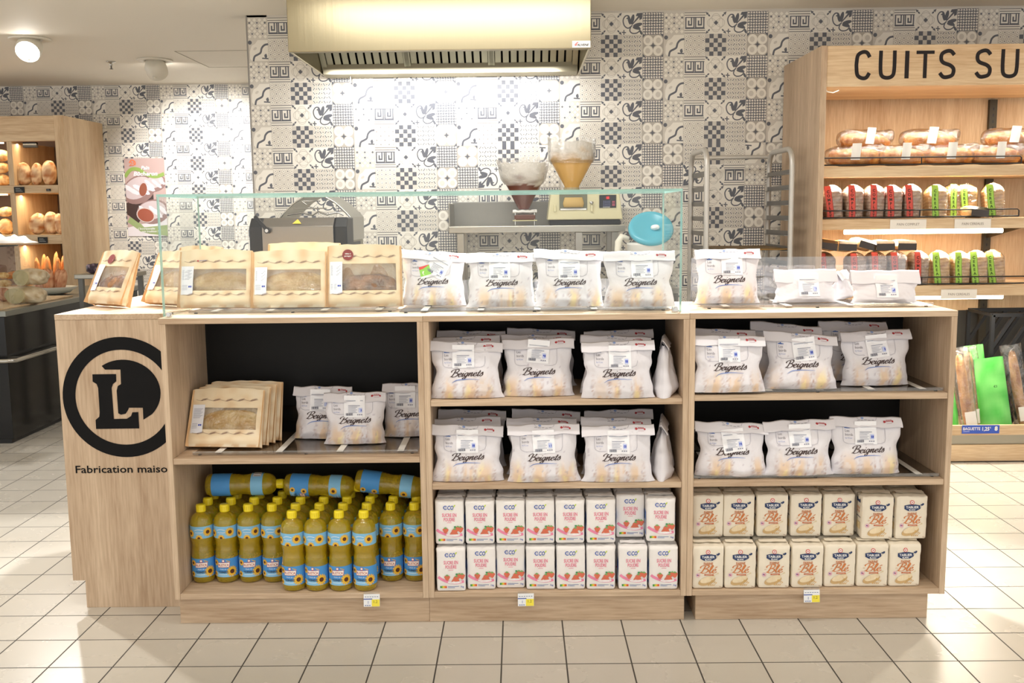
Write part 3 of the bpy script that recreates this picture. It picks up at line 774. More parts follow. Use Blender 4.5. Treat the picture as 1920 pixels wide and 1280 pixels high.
    if promo:
        pz = hb-.055; pa = Art(); pa.rect(-.02, -.022, .02, .022, C('#8fcf4e'), 5); pa.rect(-.02, .012, .02, .022, C('#e0483e'), 6); pa.ell(0, -.002, .011, .011, C('#f4f0e4'), 6); pa.ell(0, -.002, .008, .008, C('#d4392f'), 7); pa.rect(-.02, -.022, .02, -.014, C('#f2f4ec'), 6)
        g = MB(); pa.emit(g, lambda u, v, l: onto(-.026+u*.9-v*.25, pz+v*.95+u*.25, .001+l*.5)); g.build('promotion_sticker', PRINT, t)
    return t
def put_bag(px, py, z, label, seed, group, rz=0, dy=0, rx=0, **kw):
    p = at(px, py, Z=z); d = kw.get('d', .085)
    o = beignet_bag(label, seed, **kw); o.location = (p.x, p.y+d/2*.6+dy, z+.0005); o.rotation_euler = (R_(rx), 0, R_(rz)); o['group'] = group
    return o
ZC, Z1, Z2a, Z2b, Z3a, Z3b = ZT+.008, .579+.0075, .767, .486, .777+.0075, .488+.0075
G1 = 'doughnut bags on the counter top'
put_bag(812, 574, ZC, 'doughnut bag with a green and red promotion sticker, behind the glass', 1, G1, -4, w=.225, h=.19, lx=.02, lz=-.006, lrot=-.5, promo=True, flaptilt=-.008, rx=-6)
put_bag(940, 577, ZC, 'doughnut bag behind the glass, just right of the one with the promotion sticker', 2, G1, 2, lx=-.005, lz=-.006, rx=-4)
put_bag(1068, 576, ZC, 'doughnut bag behind the glass under the bag of chocolate sauce, label over its script', 3, G1, -1, lx=.0, lz=-.014, flaptilt=-.006, rx=-4, h=.192)
put_bag(1200, 577, ZC, 'doughnut bag behind the glass at its right end, below the blue lid', 4, G1, 0, lx=.008, lz=-.004, rx=-4, h=.188)
put_bag(1366, 570, ZC, 'doughnut bag just right of the glass screen, in front of the tray trolley', 5, G1, 1, w=.222, h=.187, lx=.012, lz=-.003, rx=-3)
put_bag(1513, 568, ZC, 'low plain doughnut bag on the counter, left of the two by the bread shelves', 6, G1, 2, w=.215, h=.115, flap=.045, lx=.005, lz=.0, plain=True, rx=-3)
put_bag(1663, 569, ZC, 'low plain doughnut bag at the right end of the counter top', 7, G1, -2, w=.228, h=.112, flap=.045, lx=.0, lz=.0, plain=True, rx=-3)
put_bag(1590, 562, ZC, 'crumpled white bag pushed behind the two low bags on the counter', 8, G1, 60, w=.17, h=.1, flap=.03, plain=True, sticker=False, dy=.05)
G2 = 'doughnut bags above the oil bottles'
put_bag(604, 824, Z1, 'doughnut bag above the oil bottles, left and half hidden', 11, G2, -3, w=.205, lx=-.005, rx=-5)
put_bag(665, 834, Z1, 'doughnut bag above the oil bottles, standing in front of the other two', 12, G2, 3, w=.21, lx=.0, rx=-5, h=.178)
put_bag(768, 820, Z1, 'doughnut bag above the oil bottles, pushed against the divider on the right', 13, G2, 2, w=.19, lx=-.015, rx=-5, h=.19)
G3 = 'doughnut bags in the middle unit'
def column(pxs, z, y0, base, seed, names, row, hh=.187, n_behind=2, **kw):
    for i, (px, py, rz, lx, lz) in enumerate(pxs):
        put_bag(px, py, z, 'doughnut bag at the front, %s, %s' % (names[i], row), seed+i, base, rz, lx=lx, lz=lz, rx=-3, h=hh+.004*(i % 2), flaptilt=(-.004, .002, .003)[i % 3], lrot=(.0, -.09, .0)[i % 3] if z > .7 else (0, .05, 0)[i % 3])
        for k in range(n_behind):
            put_bag(px-6+10*k+4*i, py, z, 'doughnut bag %s, %s, %s' % (('second from the front', 'at the back')[k], names[i], row), seed+20+i+3*k, base, rz+(-1)**k*2, dy=.095*(k+1), rx=-3, h=hh+.006+.008*k, sticker=False, flaptilt=(.004, -.003, -.006)[(i+k) % 3])
nm = ('left stack', 'centre stack', 'right stack')
column([(875, 748, 1, -.01, .0), (1010, 744, 0, .0, .006), (1160, 748, 0, .005, -.004)], Z2a, 0, G3, 30, nm, 'upper shelf of the middle unit')
column([(877, 904, 0, .0, -.004), (1020, 905, 1, .0, -.008), (1160, 905, 0, .0, -.006)], Z2b, 0, G3, 60, nm, 'lower shelf of the middle unit')
for z, px, py, lab in ((Z2a, 1255, 747, 'doughnut bag turned sideways against the divider, upper shelf of the middle unit'), (Z2b, 1251, 903, 'doughnut bag turned sideways against the divider, lower shelf of the middle unit')):
    p = at(px, py, Z=z); o = beignet_bag(lab, int(z*100), w=.2, h=.19, d=.088, sticker=False, plain=True); o.location = (p.x-.002, p.y+.10, z); o.rotation_euler = (0, 0, R_(80)); o['group'] = G3
G4 = 'doughnut bags in the right unit'
for i, (px, py, rz, nb_, lx, lz) in enumerate([(1368, 737, 1, 1, .0, .0), (1503, 731, -4, 1, .01, -.004), (1645, 724, 3, 1, .0, -.004)]):
    put_bag(px, py, Z3a, 'doughnut bag at the front of the %s, upper shelf of the right unit' % nm[i], 90+i, G4, rz, lx=lx, lz=lz, rx=-4, flaptilt=(-.003, -.01, .004)[i], h=.185, lrot=(0, .12, .1)[i])
    put_bag(px-(4, 12, 24)[i], py, Z3a, 'doughnut bag at the back of the %s, upper shelf of the right unit' % nm[i], 95+i, G4, rz, dy=.1, rx=-4, h=.205-.01*(i == 0), sticker=False, flaptilt=(-.006, -.012, -.004)[i])
for i, (px, py, rz, lx, lz) in enumerate([(1373, 894, -3, .005, -.01), (1500, 893, 2, .0, -.002), (1626, 890, 0, -.005, -.003)]):
    put_bag(px, py, Z3b, 'doughnut bag %s on the middle shelf of the right unit' % ('at the left', 'in the centre', 'at the right')[i], 100+i, G4, rz, lx=lx, lz=lz, rx=-3, flaptilt=(-.004, .003, -.003)[i], h=.178+.006*i, lrot=(.12, .03, 0)[i])

# ---------------------------------------------------------------- kraft bread bags with window
KR, KRD, KRL = C('#ecd8b6'), C('#d6ac7c'), C('#f4e6cd')
def kraft_bag(label, seed, w=.26, h=.215, d=.06, content='pancakes', badge=False, film_on=True):
    rnd = random.Random(seed); ph = [rnd.uniform(0, 9) for _ in range(4)]
    t = thing('window_bread_bag', label, 'bread bag')
    wx0, wx1, wz0, wz1 = -w/2+.055, w/2-.02, .058, h-.062
    def surf(u, v, side):
        x = (2*u-1); e = max(0, 1-abs(x)**5)**.5; pr = (1-.75*v**1.3)*min(1, .5+v*5)
        y = side*d/2*pr*e+side*.006*e*nz(x*2+ph[0], v*3+ph[1], side)
        return (x*w/2*(1+.03*(1-v)**4-.02*v), y, h*v+.004*nz(x*3+ph[2], 0, v)*(v > .9)+.006*(1-x*x)*(v > .95))
    def inwin(u, v):
        x = (2*u-1)*w/2; z = h*v; return wx0 < x < wx1 and wz0 < z < wz1
    b = MB(); NU, NV = 40, 34
    def kc(u, v):
        n_ = nz(u*6+ph[3], v*8, 1); return mixc(KR, KRL if n_ > 0 else KRD, abs(n_)*.8+(0.5 if v < .04 else 0))
    b.grid(lambda u, v: surf(u, v, -1), NU, NV, colfn=kc, skip=inwin)
    b.grid(lambda u, v: surf(1-u, v, 1), 20, 20, colfn=kc)
    for i in range(20): b.add([surf(i/20, 0, -1), surf((i+1)/20, 0, -1), surf((i+1)/20, 0, 1), surf(i/20, 0, 1)], [(0, 3, 2, 1)], KRD)
    # side gusset folds
    for s_ in (-1, 1):
        pts = []
        for j in range(13):
            v = j/12; pts += [(s_*w/2*(1-.02*v), -d/2*(1-.8*v)*.85, h*v*.99), (s_*(w/2-.012)*(1-.02*v), 0, h*v*.99), (s_*w/2*(1-.02*v), d/2*(1-.8*v)*.8, h*v*.99)]
        fs = []
        for j in range(12):
            for k in range(2): q = j*3+k; fs.append((q, q+1, q+4, q+3))
        b.add(pts, fs, KRD)
    def onto(x, z, l):
        p = surf((x/(w/2)+1)/2, z/h, -1); return (x, p[1]-.0009-l, z)
    a = Art(); D_ = C('#7c5a50')
    for zc in (h-.038, .045):
        x = -w/2+.03
        while x < w/2-.03:
            a.line([(x-.01, zc+.001), (x+.006, zc-.0025), (x+.018, zc-.001), (x+.034, zc+.002)], .0008, D_, 1, 4)
            for k in range(4): a.line([(x+.008+k*.005, zc-.003+k*.0015), (x+.016+k*.005, zc+.004+k*.001)], .0008, D_, 1); a.line([(x+.006+k*.005, zc-.003+k*.0015), (x+.017+k*.005, zc-.003+k*.002)], .0007, D_, 1)
            x += .044
    if badge:
        bx = -w/2+.075; a.ell(bx, h-.032, .019, .019, C('#8c2f2b'), 3, 24); a.text('Idées à', bx, h-.03, .005, WHITE, 4, shear=.3, bold=.02); a.text('partager', bx, h-.038, .005, WHITE, 4, shear=.3, bold=.02)
    elif seed % 2: a.ell(-w/2+.07, h-.036, .004, .003, C('#b0363d'), 2, 8); a.line([(-w/2+.075, h-.036), (-w/2+.1, h-.034)], .0015, C('#5f6fb0'), 2)
    a.emit(b, onto); body = b.build('kraft_body', KRAFT, t)
    # label strip down the left side
    l_ = Art(); lx0, lx1 = -w/2+.012, -w/2+.056
    g = MB(); g.grid(lambda u, v: onto(lx0+u*(lx1-lx0), .045+v*(h-.1), .0014), 4, 8, C('#eceef6'))
    for i in range(9): l_.rect(lx0+.004, h-.07-i*.004, lx1-.006-.004*(i % 3), h-.0685-i*.004, C('#a9adbf'), 1)
    for i in range(4): l_.rect(lx0+.004, .062+i*.005, lx0+.024, .0635+i*.005, C('#a9adbf'), 1)
    l_.rect(lx1-.016, .07, lx1-.011, .076, C('#2f49b8'), 2); l_.rect(lx1-.0095, .07, lx1-.005, .076, C('#2f49b8'), 2)
    for vs, fs, col, la in l_.i: g.add([onto(x, z, .0016+la*.0003) for x, z in vs], fs, col)
    g.build('weight_label', PRINT, t)
    # content seen through the window
    c = MB(); r2 = random.Random(seed+5)
    if content == 'pancakes':
        for k in range(7):
            yy = d*.3-k*d*.045; top = h-.07-.01*r2.random(); a0 = r2.uniform(-.02, .02)
            def pc(u, v, yy=yy, top=top, a0=a0, k=k):
                x = wx0-.005+(wx1-wx0+.012)*u; zz = .012+(top-.012)*v*(1-.18*abs(2*u-1)**3+a0*(2*u-1)); return (x, yy+.004*nz(x*25+k*3, zz*18, 1)*0-.001, zz)
            c.grid(pc, 16, 10, colfn=lambda u, v, k=k: mixc(C('#f0d294'), C('#cf9f55'), .5+nz(u*5+k, v*4+seed, 2)*1.3))
    else:
        def loaf(u, v):
            th = 2*PI*u; q = PI*v; x = (wx0+wx1)/2-(wx1-wx0+.02)*.47*math.cos(q); r = math.sin(q)**.6
            return (x, -.002+.019*r*math.cos(th), .064+.05*r*math.sin(th)+.004*nz(x*30, th*2, 3))
        c.grid(loaf, 24, 18, wrap=True, colfn=lambda u, v: mixc(C('#b57a3c'), C('#6c4a30'), .5+nz(u*6, v*9, seed)*1.4))
        c.grid(lambda u, v: (wx0-.004+(wx1-wx0+.008)*u, .018, .03+(h-.09)*v), 2, 2, C('#c79c66'))
    c.build('bread', BREAD, t)
    if film_on:
        m = MB(); m.grid(lambda u, v: tuple(Vector(surf(((wx0+(wx1-wx0)*u)/(w/2)+1)/2, (wz0+(wz1-wz0)*v)/h, -1))+Vector((0, .0012+.003*nz(u*4+v*5, v*2, seed), 0))), 18, 14)
        m.build('window_film', FILMB, t)
    return t
G5 = 'kraft bread bags on the counter top'
for (px, py, sd, lab, w_, h_, rz, rx, cont, bd, dy) in (
    (196, 577, 3, 'kraft window bag with a dark red badge, standing left outside the glass screen', .215, .205, -33, -22, 'loaf', True, .0),
    (308, 576, 4, 'kraft window bag half behind the left edge of the glass screen', .22, .2, -30, -22, 'pancakes', False, .0),
    (402, 583, 5, 'kraft window bag behind the glass, leftmost of the three facing front', .262, .2, -2, -10, 'pancakes', False, 0),
    (541, 583, 6, 'kraft window bag behind the glass, middle of the three facing front', .262, .196, 0, -10, 'pancakes', False, 0),
    (683, 581, 8, 'kraft window bag with a dark red badge, behind the glass beside the doughnut bags', .262, .212, 1, -8, 'loaf', True, 0),
    (560, 583, 9, 'kraft bag standing behind the middle kraft bag at the glass', .262, .22, 1, -8, 'pancakes', False, .085),
    (345, 575, 10, 'kraft bag at the back, behind the left edge of the glass screen', .2, .205, -20, -12, 'pancakes', False, .13)):
    o = kraft_bag(lab, sd, w_, h_, .058, cont, bd); p = at(px, py, Z=ZT); o.location = (p.x, p.y+.022+dy, ZT+.009); o.rotation_euler = (R_(rx), 0, R_(rz)); o['group'] = G5
G6 = 'kraft window bags stacked above the oil bottles'
for i in range(4):
    o = kraft_bag(('front kraft window bag of the leaning stack above the oil bottles', 'second kraft bag of the leaning stack above the oil bottles', 'third kraft bag of the leaning stack above the oil bottles', 'rearmost kraft bag of the leaning stack above the oil bottles')[i], 20+i, .262, .2+.003*i, .035, 'pancakes', False, i == 0)
    p = at(412, 846, Z=Z1); o.location = (p.x+.014*i, p.y+.045+.033*i, Z1+.004); o.rotation_euler = (R_(-22), 0, R_(-5+1.5*i)); o['group'] = G6
for o in [x for x in bpy.data.objects if x.get('group') in (G5,)]: pass

# ---------------------------------------------------------------- oil bottles
def oil_bottle():
    t = thing('oil_bottle', 'x', 'bottle')
    prof = [(.0, .003), (.03, .0), (.036, .003), (.0385, .012), (.0395, .021), (.0393, .09), (.038, .095), (.0388, .1), (.037, .106), (.0378, .112), (.0355, .12), (.0345, .13), (.0355, .138), (.036, .145), (.0375, .15), (.0392, .156), (.0395, .16), (.0395, .204), (.0388, .212), (.0372, .222), (.033, .232), (.025, .240), (.0155, .2455), (.0135, .249), (.0135, .256)]
    b = MB(); b.lathe(prof, 28)
    OIL = mat('sunflower_oil', '#ffe036', .03, trans=.74, ior=1.33, coat=1, bump=(7, .9, (9, 9, 5)))
    b.build('oil_body', OIL, t)
    k = MB(); k.lathe([(.0, .2725), (.0145, .2725), (.0158, .271), (.0162, .266), (.0162, .2515), (.0165, .2505), (.0165, .2475), (.0, .2475)], 20, col=C('#f5df2a'))
    for i in range(14):
        an = 2*PI*i/14; k.obox((.0164*math.cos(an), .0164*math.sin(an), .26), Vector((math.cos(an), math.sin(an), 0)), Vector((-math.sin(an), math.cos(an), 0)), Vector((0, 0, 1)), .0005, .0009, .007, C('#e8cf22'))
    k.build('yellow_cap', mat('cap_plastic', attr=True, rough=.3), t)
    BL, YE, BR = C('#6fb3e6'), C('#f6bf2c'), C('#5a3320'); r = .0400
    def wrap(u, v, l): an = -PI/2+u/r; return ((r+l)*math.cos(an), (r+l)*math.sin(an), v)
    def sunflower(a, x, y, s_):
        for q in range(14): an = 2*PI*q/14; a.ell(x+math.cos(an)*s_*.7, y+math.sin(an)*s_*.7, s_*.36, s_*.15, YE, 2, 6, an)
        a.ell(x, y, s_*.55, s_*.55, YE, 3, 12); a.ell(x, y, s_*.42, s_*.42, BR, 4, 10)
    def sheet(m, z0, z1, col):
        m.grid(lambda u, v: wrap((u-.5)*2*PI*r, z0+(z1-z0)*v, 0), 36, 1, col)
    lo = MB(); sheet(lo, .023, .089, C('#4f9ade')); a = Art()
    a.rect(-.034, .023, .034, .04, C('#8cc8f0'), 1); sunflower(a, .029, .042, .019); sunflower(a, -.03, .073, .011); sunflower(a, -.034, .033, .01)
    a.poly([(-.019, .075), (.022, .0765), (.020, .0585), (-.021, .0575)], C('#c53a35'), 4); a.poly([(-.018, .0737), (.0207, .0752), (.0188, .0598), (-.0197, .0588)], C('#faf6ee'), 5)
    a.text('RUSTICA', .0005, .0622, .0085, C('#b8302c'), 6, width=.035, bold=.02, rot=.03); a.ell(0, .0815, .005, .005, C('#c53a35'), 5); a.ell(0, .0815, .0035, .0035, C('#faf6ee'), 6)
    a.text('TOURNESOL', -.002, .0375, .0078, C('#22324d'), 6, width=.036, bold=.02); a.text('Huile de', -.002, .05, .0045, WHITE, 6, shear=.3); a.rect(-.018, .0315, .012, .033, C('#f2f7fa'), 5)
    a.poly([(.008, .084), (.02, .08), (.024, .077), (.012, .08)], YE, 4)
    _k = 0
    for vs, fs, col, la in a.i:
        vs, fs = densify(vs, fs, .004); _k += 1
        lo.add([wrap(x, y, .0001+la*.00012+_k*1e-5) for x, y in vs], fs, col)
    lo.build('lower_label', PRINT, t)
    up = MB(); sheet(up, .161, .203, C('#86c3ea')); a = Art(); sunflower(a, .027, .183, .016); sunflower(a, -.034, .178, .014); sunflower(a, -.003, .163, .012)
    a.line([(-.018, .19), (-.005, .194), (.01, .191)], .0018, WHITE, 5, 4); a.text('Tournesol', -.002, .181, .0042, WHITE, 6, shear=.3, bold=.02); a.text('100% pur', -.002, .174, .003, WHITE, 6)
    for k in range(3): a.rect(.07+k*.012, .17, .078+k*.012, .195, WHITE, 3)
    for vs, fs, col, la in a.i:
        vs, fs = densify(vs, fs, .004); _k += 1; vs = [(x, min(max(y, .161), .203)) for x, y in vs]; up.add([wrap(x, y, .0001+la*.00012+_k*1e-5) for x, y in vs], fs, col)
    for k in range(2):                     # barcode and text panels round the back
        m_ = (up, lo)[k]; z0, z1 = ((.168, .197), (.035, .08))[k]
        m_.grid(lambda u, v: wrap(.085+u*.022, z0+(z1-z0)*v, .0006), 4, 1, C('#dcdde0'))
        for q in range(10): m_.grid(lambda u, v: wrap(.087+q*.0019+u*.0009, z0+.003+(z1-z0-.006)*v, .0009), 1, 1, C('#3c3c40'))
    up.build('upper_label', PRINT, t)
    return t
BOT = oil_bottle(); GB = 'sunflower oil bottles on the bottom shelf'; ZB = .1135
ordn = ['leftmost', 'second from the left', 'third from the left', 'fourth from the left', 'fifth from the left', 'fifth from the right', 'fourth from the right', 'third from the right', 'second from the right', 'rightmost']
jr = random.Random(4)
for i, px in enumerate((547.5, 591, 636, 682.5)):
    p = at(px, 1110, Z=ZB)
    place(BOT, (p.x, p.y+.041, ZB), 'yellow capped oil bottle in the protruding front row of four, %s' % ('leftmost', 'second from the left', 'third from the left', 'rightmost')[i], (0, 0, R_(jr.uniform(-6, 6)-4)), GB)
for r_, y in enumerate((3.333, 3.412, 3.490, 3.566)):
    for i in range(10):
        x = -1.112+i*.0823
        rowname = ('first full row', 'second full row', 'third full row', 'rear row')[r_]
        place(BOT, (x, y, ZB), 'yellow capped oil bottle, %s in the %s' % (ordn[i], rowname), (0, 0, R_(jr.uniform(-9, 9)+(14 if i == 0 and r_ == 0 else 0))), GB)
for i, (px, py, lab, ry, rz, sp) in enumerate(((388, 903, 'oil bottle lying on its side on the caps, leftmost of the three', 90, 2, 150), (536, 903, 'oil bottle lying on its side on the caps, middle of the three', 92, -2, 60), (668, 893, 'oil bottle lying on its side on the caps, by the divider on the right', 97, -3, 80))):
    p = at(px, py, Y=3.43)
    o = place(BOT, (p.x, 3.43, .3865+.0405+(.014 if i == 2 else 0)), lab, None or (0, 0, 0), 'oil bottles lying on top of the others')
    q = Euler((0, R_(ry), R_(rz))).to_matrix() @ Matrix.Rotation(R_(sp), 3, 'Z'); o.rotation_euler = q.to_euler()

# ---------------------------------------------------------------- sugar and flour packets
def packet(name, cat, w, d, h, seed, art, base, side=None, crease=True):
    t = thing(name, 'x', cat); rnd = random.Random(seed); ph = rnd.uniform(0, 20)
    def P(x, y, z):        # point of a soft, slightly bulging packet; x,y,z in -1..1, 0..1
        k = .0075; X, Y = x*w/2, y*d/2
        zz = z*h
        ix, iy = max(-w/2+k, min(w/2-k, X)), max(-d/2+k, min(d/2-k, Y)); iz = max(.008, min(h-.010, zz))
        dv = Vector((X-ix, Y-iy, zz-iz))
        kk = Vector((dv.x/k, dv.y/k, dv.z/.008))
        if kk.length > 1: dv = Vector((kk.x*k, kk.y*k, kk.z*.008)) / kk.length
        q = Vector((ix, iy, iz))+dv
        bul = (1-x*x*.9)*(math.sin(PI*min(1, max(0, z)))**.5)*.0035
        n_ = .0022*nz(x*2.2+ph, z*3+y, ph)+.0012*nz(x*6+ph, z*8, y*3)
        if z > .86: n_ *= 2.0
        if abs(y) > .98: q.y += math.copysign(bul+n_, y)
        if abs(x) > .98: q.x += math.copysign(bul*.7+n_, x)
        if z >= .999: q.z += .003*nz(x*3+ph, y*3, 4)-.002*abs(y)
        return q
    b = MB(); N1, N2, N3 = 14, 8, 18
    b.grid(lambda u, v: P(2*u-1, -1, v), N1, N3, base); b.grid(lambda u, v: P(1-2*u, 1, v), N1, N3, base)
    b.grid(lambda u, v: P(-1, 1-2*u, v), N2, N3, base); b.grid(lambda u, v: P(1, 2*u-1, v), N2, N3, base)
    b.grid(lambda u, v: P(2*u-1, 2*v-1, 1), N1, N2, base); b.grid(lambda u, v: P(2*u-1, 1-2*v, 0), N1, N2, base)
    def fr(u, v, l): q = P(u/(w/2), -1, v/h); return (u, q.y-.0007-l*.8, q.z)
    art.emit(b, fr, dense=.006)
    if side:
        def sd(u, v, l): q = P(-1, u/(d/2), v/h); return (q.x-.0005-l, -u*1.0, q.z)
        side.emit(b, sd); side.emit(b, lambda u, v, l: (P(1, u/(d/2), v/h).x+.0005+l, u, v))
    b.build('paper_wrap', PRINT, t)
    m = MB(); m.grid(lambda u, v: (-(w/2-.006)+u*(w-.012), -.012+.02*v+.004*nz(u*3, v, ph), h+.0022+.0035*v+.002*nz(u*4+ph, v*2)), 12, 3, base); m.grid(lambda u, v: ((w/2-.006)-u*(w-.012), -.012+.02*v+.004*nz((1-u)*3, v, ph), h+.0005), 12, 3, base)
    m.build('folded_top', PRINT, t)
    return t
def sugar_art():
    a = Art(); PK, BLU = C('#e86f90'), C('#2f57b0'); h = .155
    a.text('CO', .0045, h-.034, .0135, BLU, 2, shear=.15, bold=.025, width=.021); a.ring(-.0125, h-.0272, .0045, .0069, BLU, 2, 14, .8, 5.5, 1.05)
    for q in (-.0014, .0022): a.line([(-.0205, h-.0272+q), (-.0085, h-.0272+q)], .0015, BLU, 2); a.poly([(.013, h-.024), (.019, h-.017), (.021, h-.020), (.016, h-.026)], C('#c3d84a'), 2); a.line([(.0, h-.037), (.008, h-.0375), (.015, h-.034)], .001, C('#cfe07a'), 2, 3)
    a.text('SUCRE EN', 0, h-.0585, .0118, PK, 2, width=.048, bold=.014); a.text('POUDRE', 0, h-.0735, .0118, PK, 2, width=.037, bold=.014); a.rect(-.008, h-.0795, .008, h-.0775, C('#eda5b6'), 2)
    a.line([(-.043, .052), (-.03, .043), (-.01, .035), (.015, .031), (.043, .035)], .009, C('#ee8fb0'), 2, 5)
    a.ell(.012, .034, .024, .006, C('#f4eff0'), 3, 16); a.poly([(-.0, .036), (.01, .051), (.02, .051), (.03, .036)], C('#d8765c'), 4)
    for x, z, s_ in ((-.013, .049, .0105), (.018, .046, .0105), (.037, .052, .0105), (.028, .055, .009)):
        a.poly([(x-s_, z+s_*.35), (x-s_*.5, z+s_*.85), (x+s_*.5, z+s_*.85), (x+s_, z+s_*.35), (x+s_*.5, z-s_*.6), (x, z-s_), (x-s_*.5, z-s_*.6)], C('#dd7358'), 5)
        a.poly([(x-s_*.6, z+s_*.8), (x, z+s_*.55), (x+s_*.6, z+s_*.8), (x, z+s_*1.25)], C('#7fae68'), 6)
    a.ell(.019, .062, .004, .003, C('#3f9a5f'), 6)
    x = -.037
    for c in ('#3c8f4e', '#93bf45', '#f0cf3f', '#ea8f38', '#dc5236'): a.rect(x, .013, x+.0044, .0205, C(c), 3); x += .0044
    a.rect(-.011, .0175, .026, .0192, C('#5f79ad'), 2); a.rect(-.011, .0135, .012, .0152, C('#7d92bd'), 2); a.text('1kg', .037, .014, .006, BLU, 2, bold=.01)
    return a
def sugar_side():
    a = Art(); a.rect(-.02, .02, .02, .1, C('#5f86c9'), 2); a.rect(-.016, .03, .016, .07, C('#dfe6f2'), 3); return a
SUG = [packet('sugar_packet', 'sugar packet', .0955, .06, .155, s, sugar_art(), C('#f3efec'), sugar_side()) for s in (1, 2, 3)]
def flour_art():
    a = Art(); h = .153; NV, OR, BG = C('#2b3d66'), C('#cf7a3f'), C('#d9b98a')
    a.ell(-.001, h-.025, .0075, .0075, C('#d35a50'), 2, 14); a.ell(-.001, h-.025, .0052, .0052, WHITE, 3, 12); a.rect(-.0035, h-.0265, .0015, h-.0235, C('#d35a50'), 4)
    a.poly([(-.027, h-.035), (-.01, h-.032), (.01, h-.032), (.026, h-.035), (.026, h-.047), (.012, h-.0545), (-.013, h-.0545), (-.027, h-.047)], NV, 3)
    a.text('TABLIER', -.0005, h-.045, .0078, WHITE, 4, width=.043, bold=.02); a.text('BLANC', -.0005, h-.053, .0055, WHITE, 4, width=.022, bold=.02)
    a.line([(.026, h-.045), (.033, h-.035)], .0015, NV, 3); a.ell(.0345, h-.032, .005, .0035, NV, 3, 8, .8); a.ell(.029, h-.0335, .003, .0022, NV, 3, 8, 1.8)
    a.text('FARINE', 0, h-.068, .0085, C('#c67b4c'), 3, width=.031, bold=.03)
    a.script('Blé', .0, h-.0965, .0128, OR, w=.3, slant=.25, layer=4, sx=1.5); a.text('de', -.03, h-.088, .005, C('#d4a77f'), 3, shear=.4)
    a.rect(-.013, h-.1055, .018, h-.1005, C('#c5673a'), 3); a.rect(-.009, h-.1035, .014, h-.1025, C('#f4dfc7'), 4)
    a.ell(-.034, .0485, .0075, .0075, C('#e2bcc6'), 2, 14); a.rect(-.0375, .047, -.0345, .051, C('#4a4f8f'), 3); a.rect(-.034, .0465, -.031, .050, C('#c2484f'), 3)
    a.line([(.014, .044), (.035, .056)], .005, C('#e0cfa8'), 2)
    a.ell(-.004, .028, .03, .014, C('#cfae7c'), 3, 20, .32); a.ell(-.002, .034, .026, .0105, C('#ecd9b6'), 4, 20, .32)
    for k in range(4): a.line([(.0+k*.006, .012), (.014+k*.005, .032-.003*k)], .0035, C('#d8ac63'), 5)
    a.text('1kg', .042, .006, .0045, C('#8c5a38'), 3)
    return a
def flour_side():
    a = Art(); a.rect(-.02, .03, .02, .055, C('#ead3a2'), 2); a.rect(-.02, .07, .02, .074, C('#7d7b80'), 2)
    for k in range(4): a.ell(-.008+.016*(k % 2), .09+.012*(k//2), .005, .005, C('#e0a077'), 2, 8)
    a.rect(-.018, .122, .018, .136, C('#2b3d66'), 2); return a
FLO = [packet('flour_packet', 'flour packet', .104, .066, .153, s+10, flour_art(), C('#efe5d2'), flour_side()) for s in (1, 2, 3)]
GS = 'sugar packets on the bottom shelf of the middle unit'
n8 = ['leftmost', 'second from the left', 'third from the left', 'fourth from the left', 'fourth from the right', 'third from the right', 'second from the right', 'rightmost']
zs = .1135
for i, (px, py) in enumerate(((846, 1109), (903, 1105), (958, 1103), (1014, 1105), (1070.5, 1105), (1127, 1105), (1187, 1105), (1244, 1105))):
    p = at(px, min(py, 1109), Z=zs)
    place(SUG[i % 3], (p.x, max(p.y, 3.206)+.03+.003*(i == 2), zs), 'sugar packet in the lower layer at the front, %s' % n8[i], (0, 0, R_(jr.uniform(-1.5, 1.5)+(2 if i == 0 else 0))), GS)
    x0 = at((843, 900, 957.5, 1013, 1069, 1127, 1185, 1240)[i], 1000, Y=3.21).x
    for k in range(3):
        fy = 3.214+(.045 if i == 6 and k == 0 else 0)+.067*k+(.03 if i == 6 else 0)*(k > 0)
        lab = 'sugar packet in the upper layer, %s, %s' % (('at the front', 'in the second row back', 'in the rear row')[k], n8[i])
        place(SUG[(i+k+1) % 3], (x0+(.002*k if i < 4 else -.002*k), fy+.032+.006*k, zs+.1605+(.0+.0035*(i > 5))), lab, (0, 0, R_(jr.uniform(-2, 2)+(-3 if i == 7 else 0))), GS)
    for k in range(2):
        place(SUG[(i+k+2) % 3], (x0, 3.326+.075*k, zs), 'sugar packet hidden low in the %s, %s' % (('second row back', 'rear row')[k], n8[i]), (0, 0, R_(jr.uniform(-1, 1))), GS)
GF = 'flour packets on the bottom shelf of the right unit'
n7 = ['leftmost', 'second from the left', 'third from the left', 'in the centre', 'third from the right', 'second from the right', 'rightmost']
for i, px in enumerate((1327.5, 1388.5, 1452, 1515, 1577, 1639, 1700)):
    p = at(px, 1104, Z=zs)
    place(FLO[i % 3], (p.x, 3.245+(.006 if i > 3 else 0), zs), 'flour packet in the lower layer at the front, %s' % n7[i], (0, 0, R_(jr.uniform(-1.2, 1.2))), GF)
    fy = 3.272 if i < 5 else 3.236
    x0 = at((1327, 1385.5, 1448, 1511, 1573, 1643, 1706)[i], 1000, Y=fy).x
    if i > 4: x0 += .004
    for k in range(3 if i < 5 else 3):
        lab = 'flour packet in the upper layer, %s, %s' % (('at the front', 'in the second row back', 'in the rear row')[k], n7[i])
        place(FLO[(i+k+1) % 3], (x0, fy+.034+.075*k, zs+.1585), lab, (0, 0, R_(jr.uniform(-1.5, 1.5)+(-4 if i == 5 and k == 0 else 0))), GF)
    for k in range(2): place(FLO[(i+k) % 3], (p.x, 3.335+.08*k, zs), 'flour packet hidden low in the %s, %s' % (('second row back', 'rear row')[k], n7[i]), (0, 0, 0), GF)
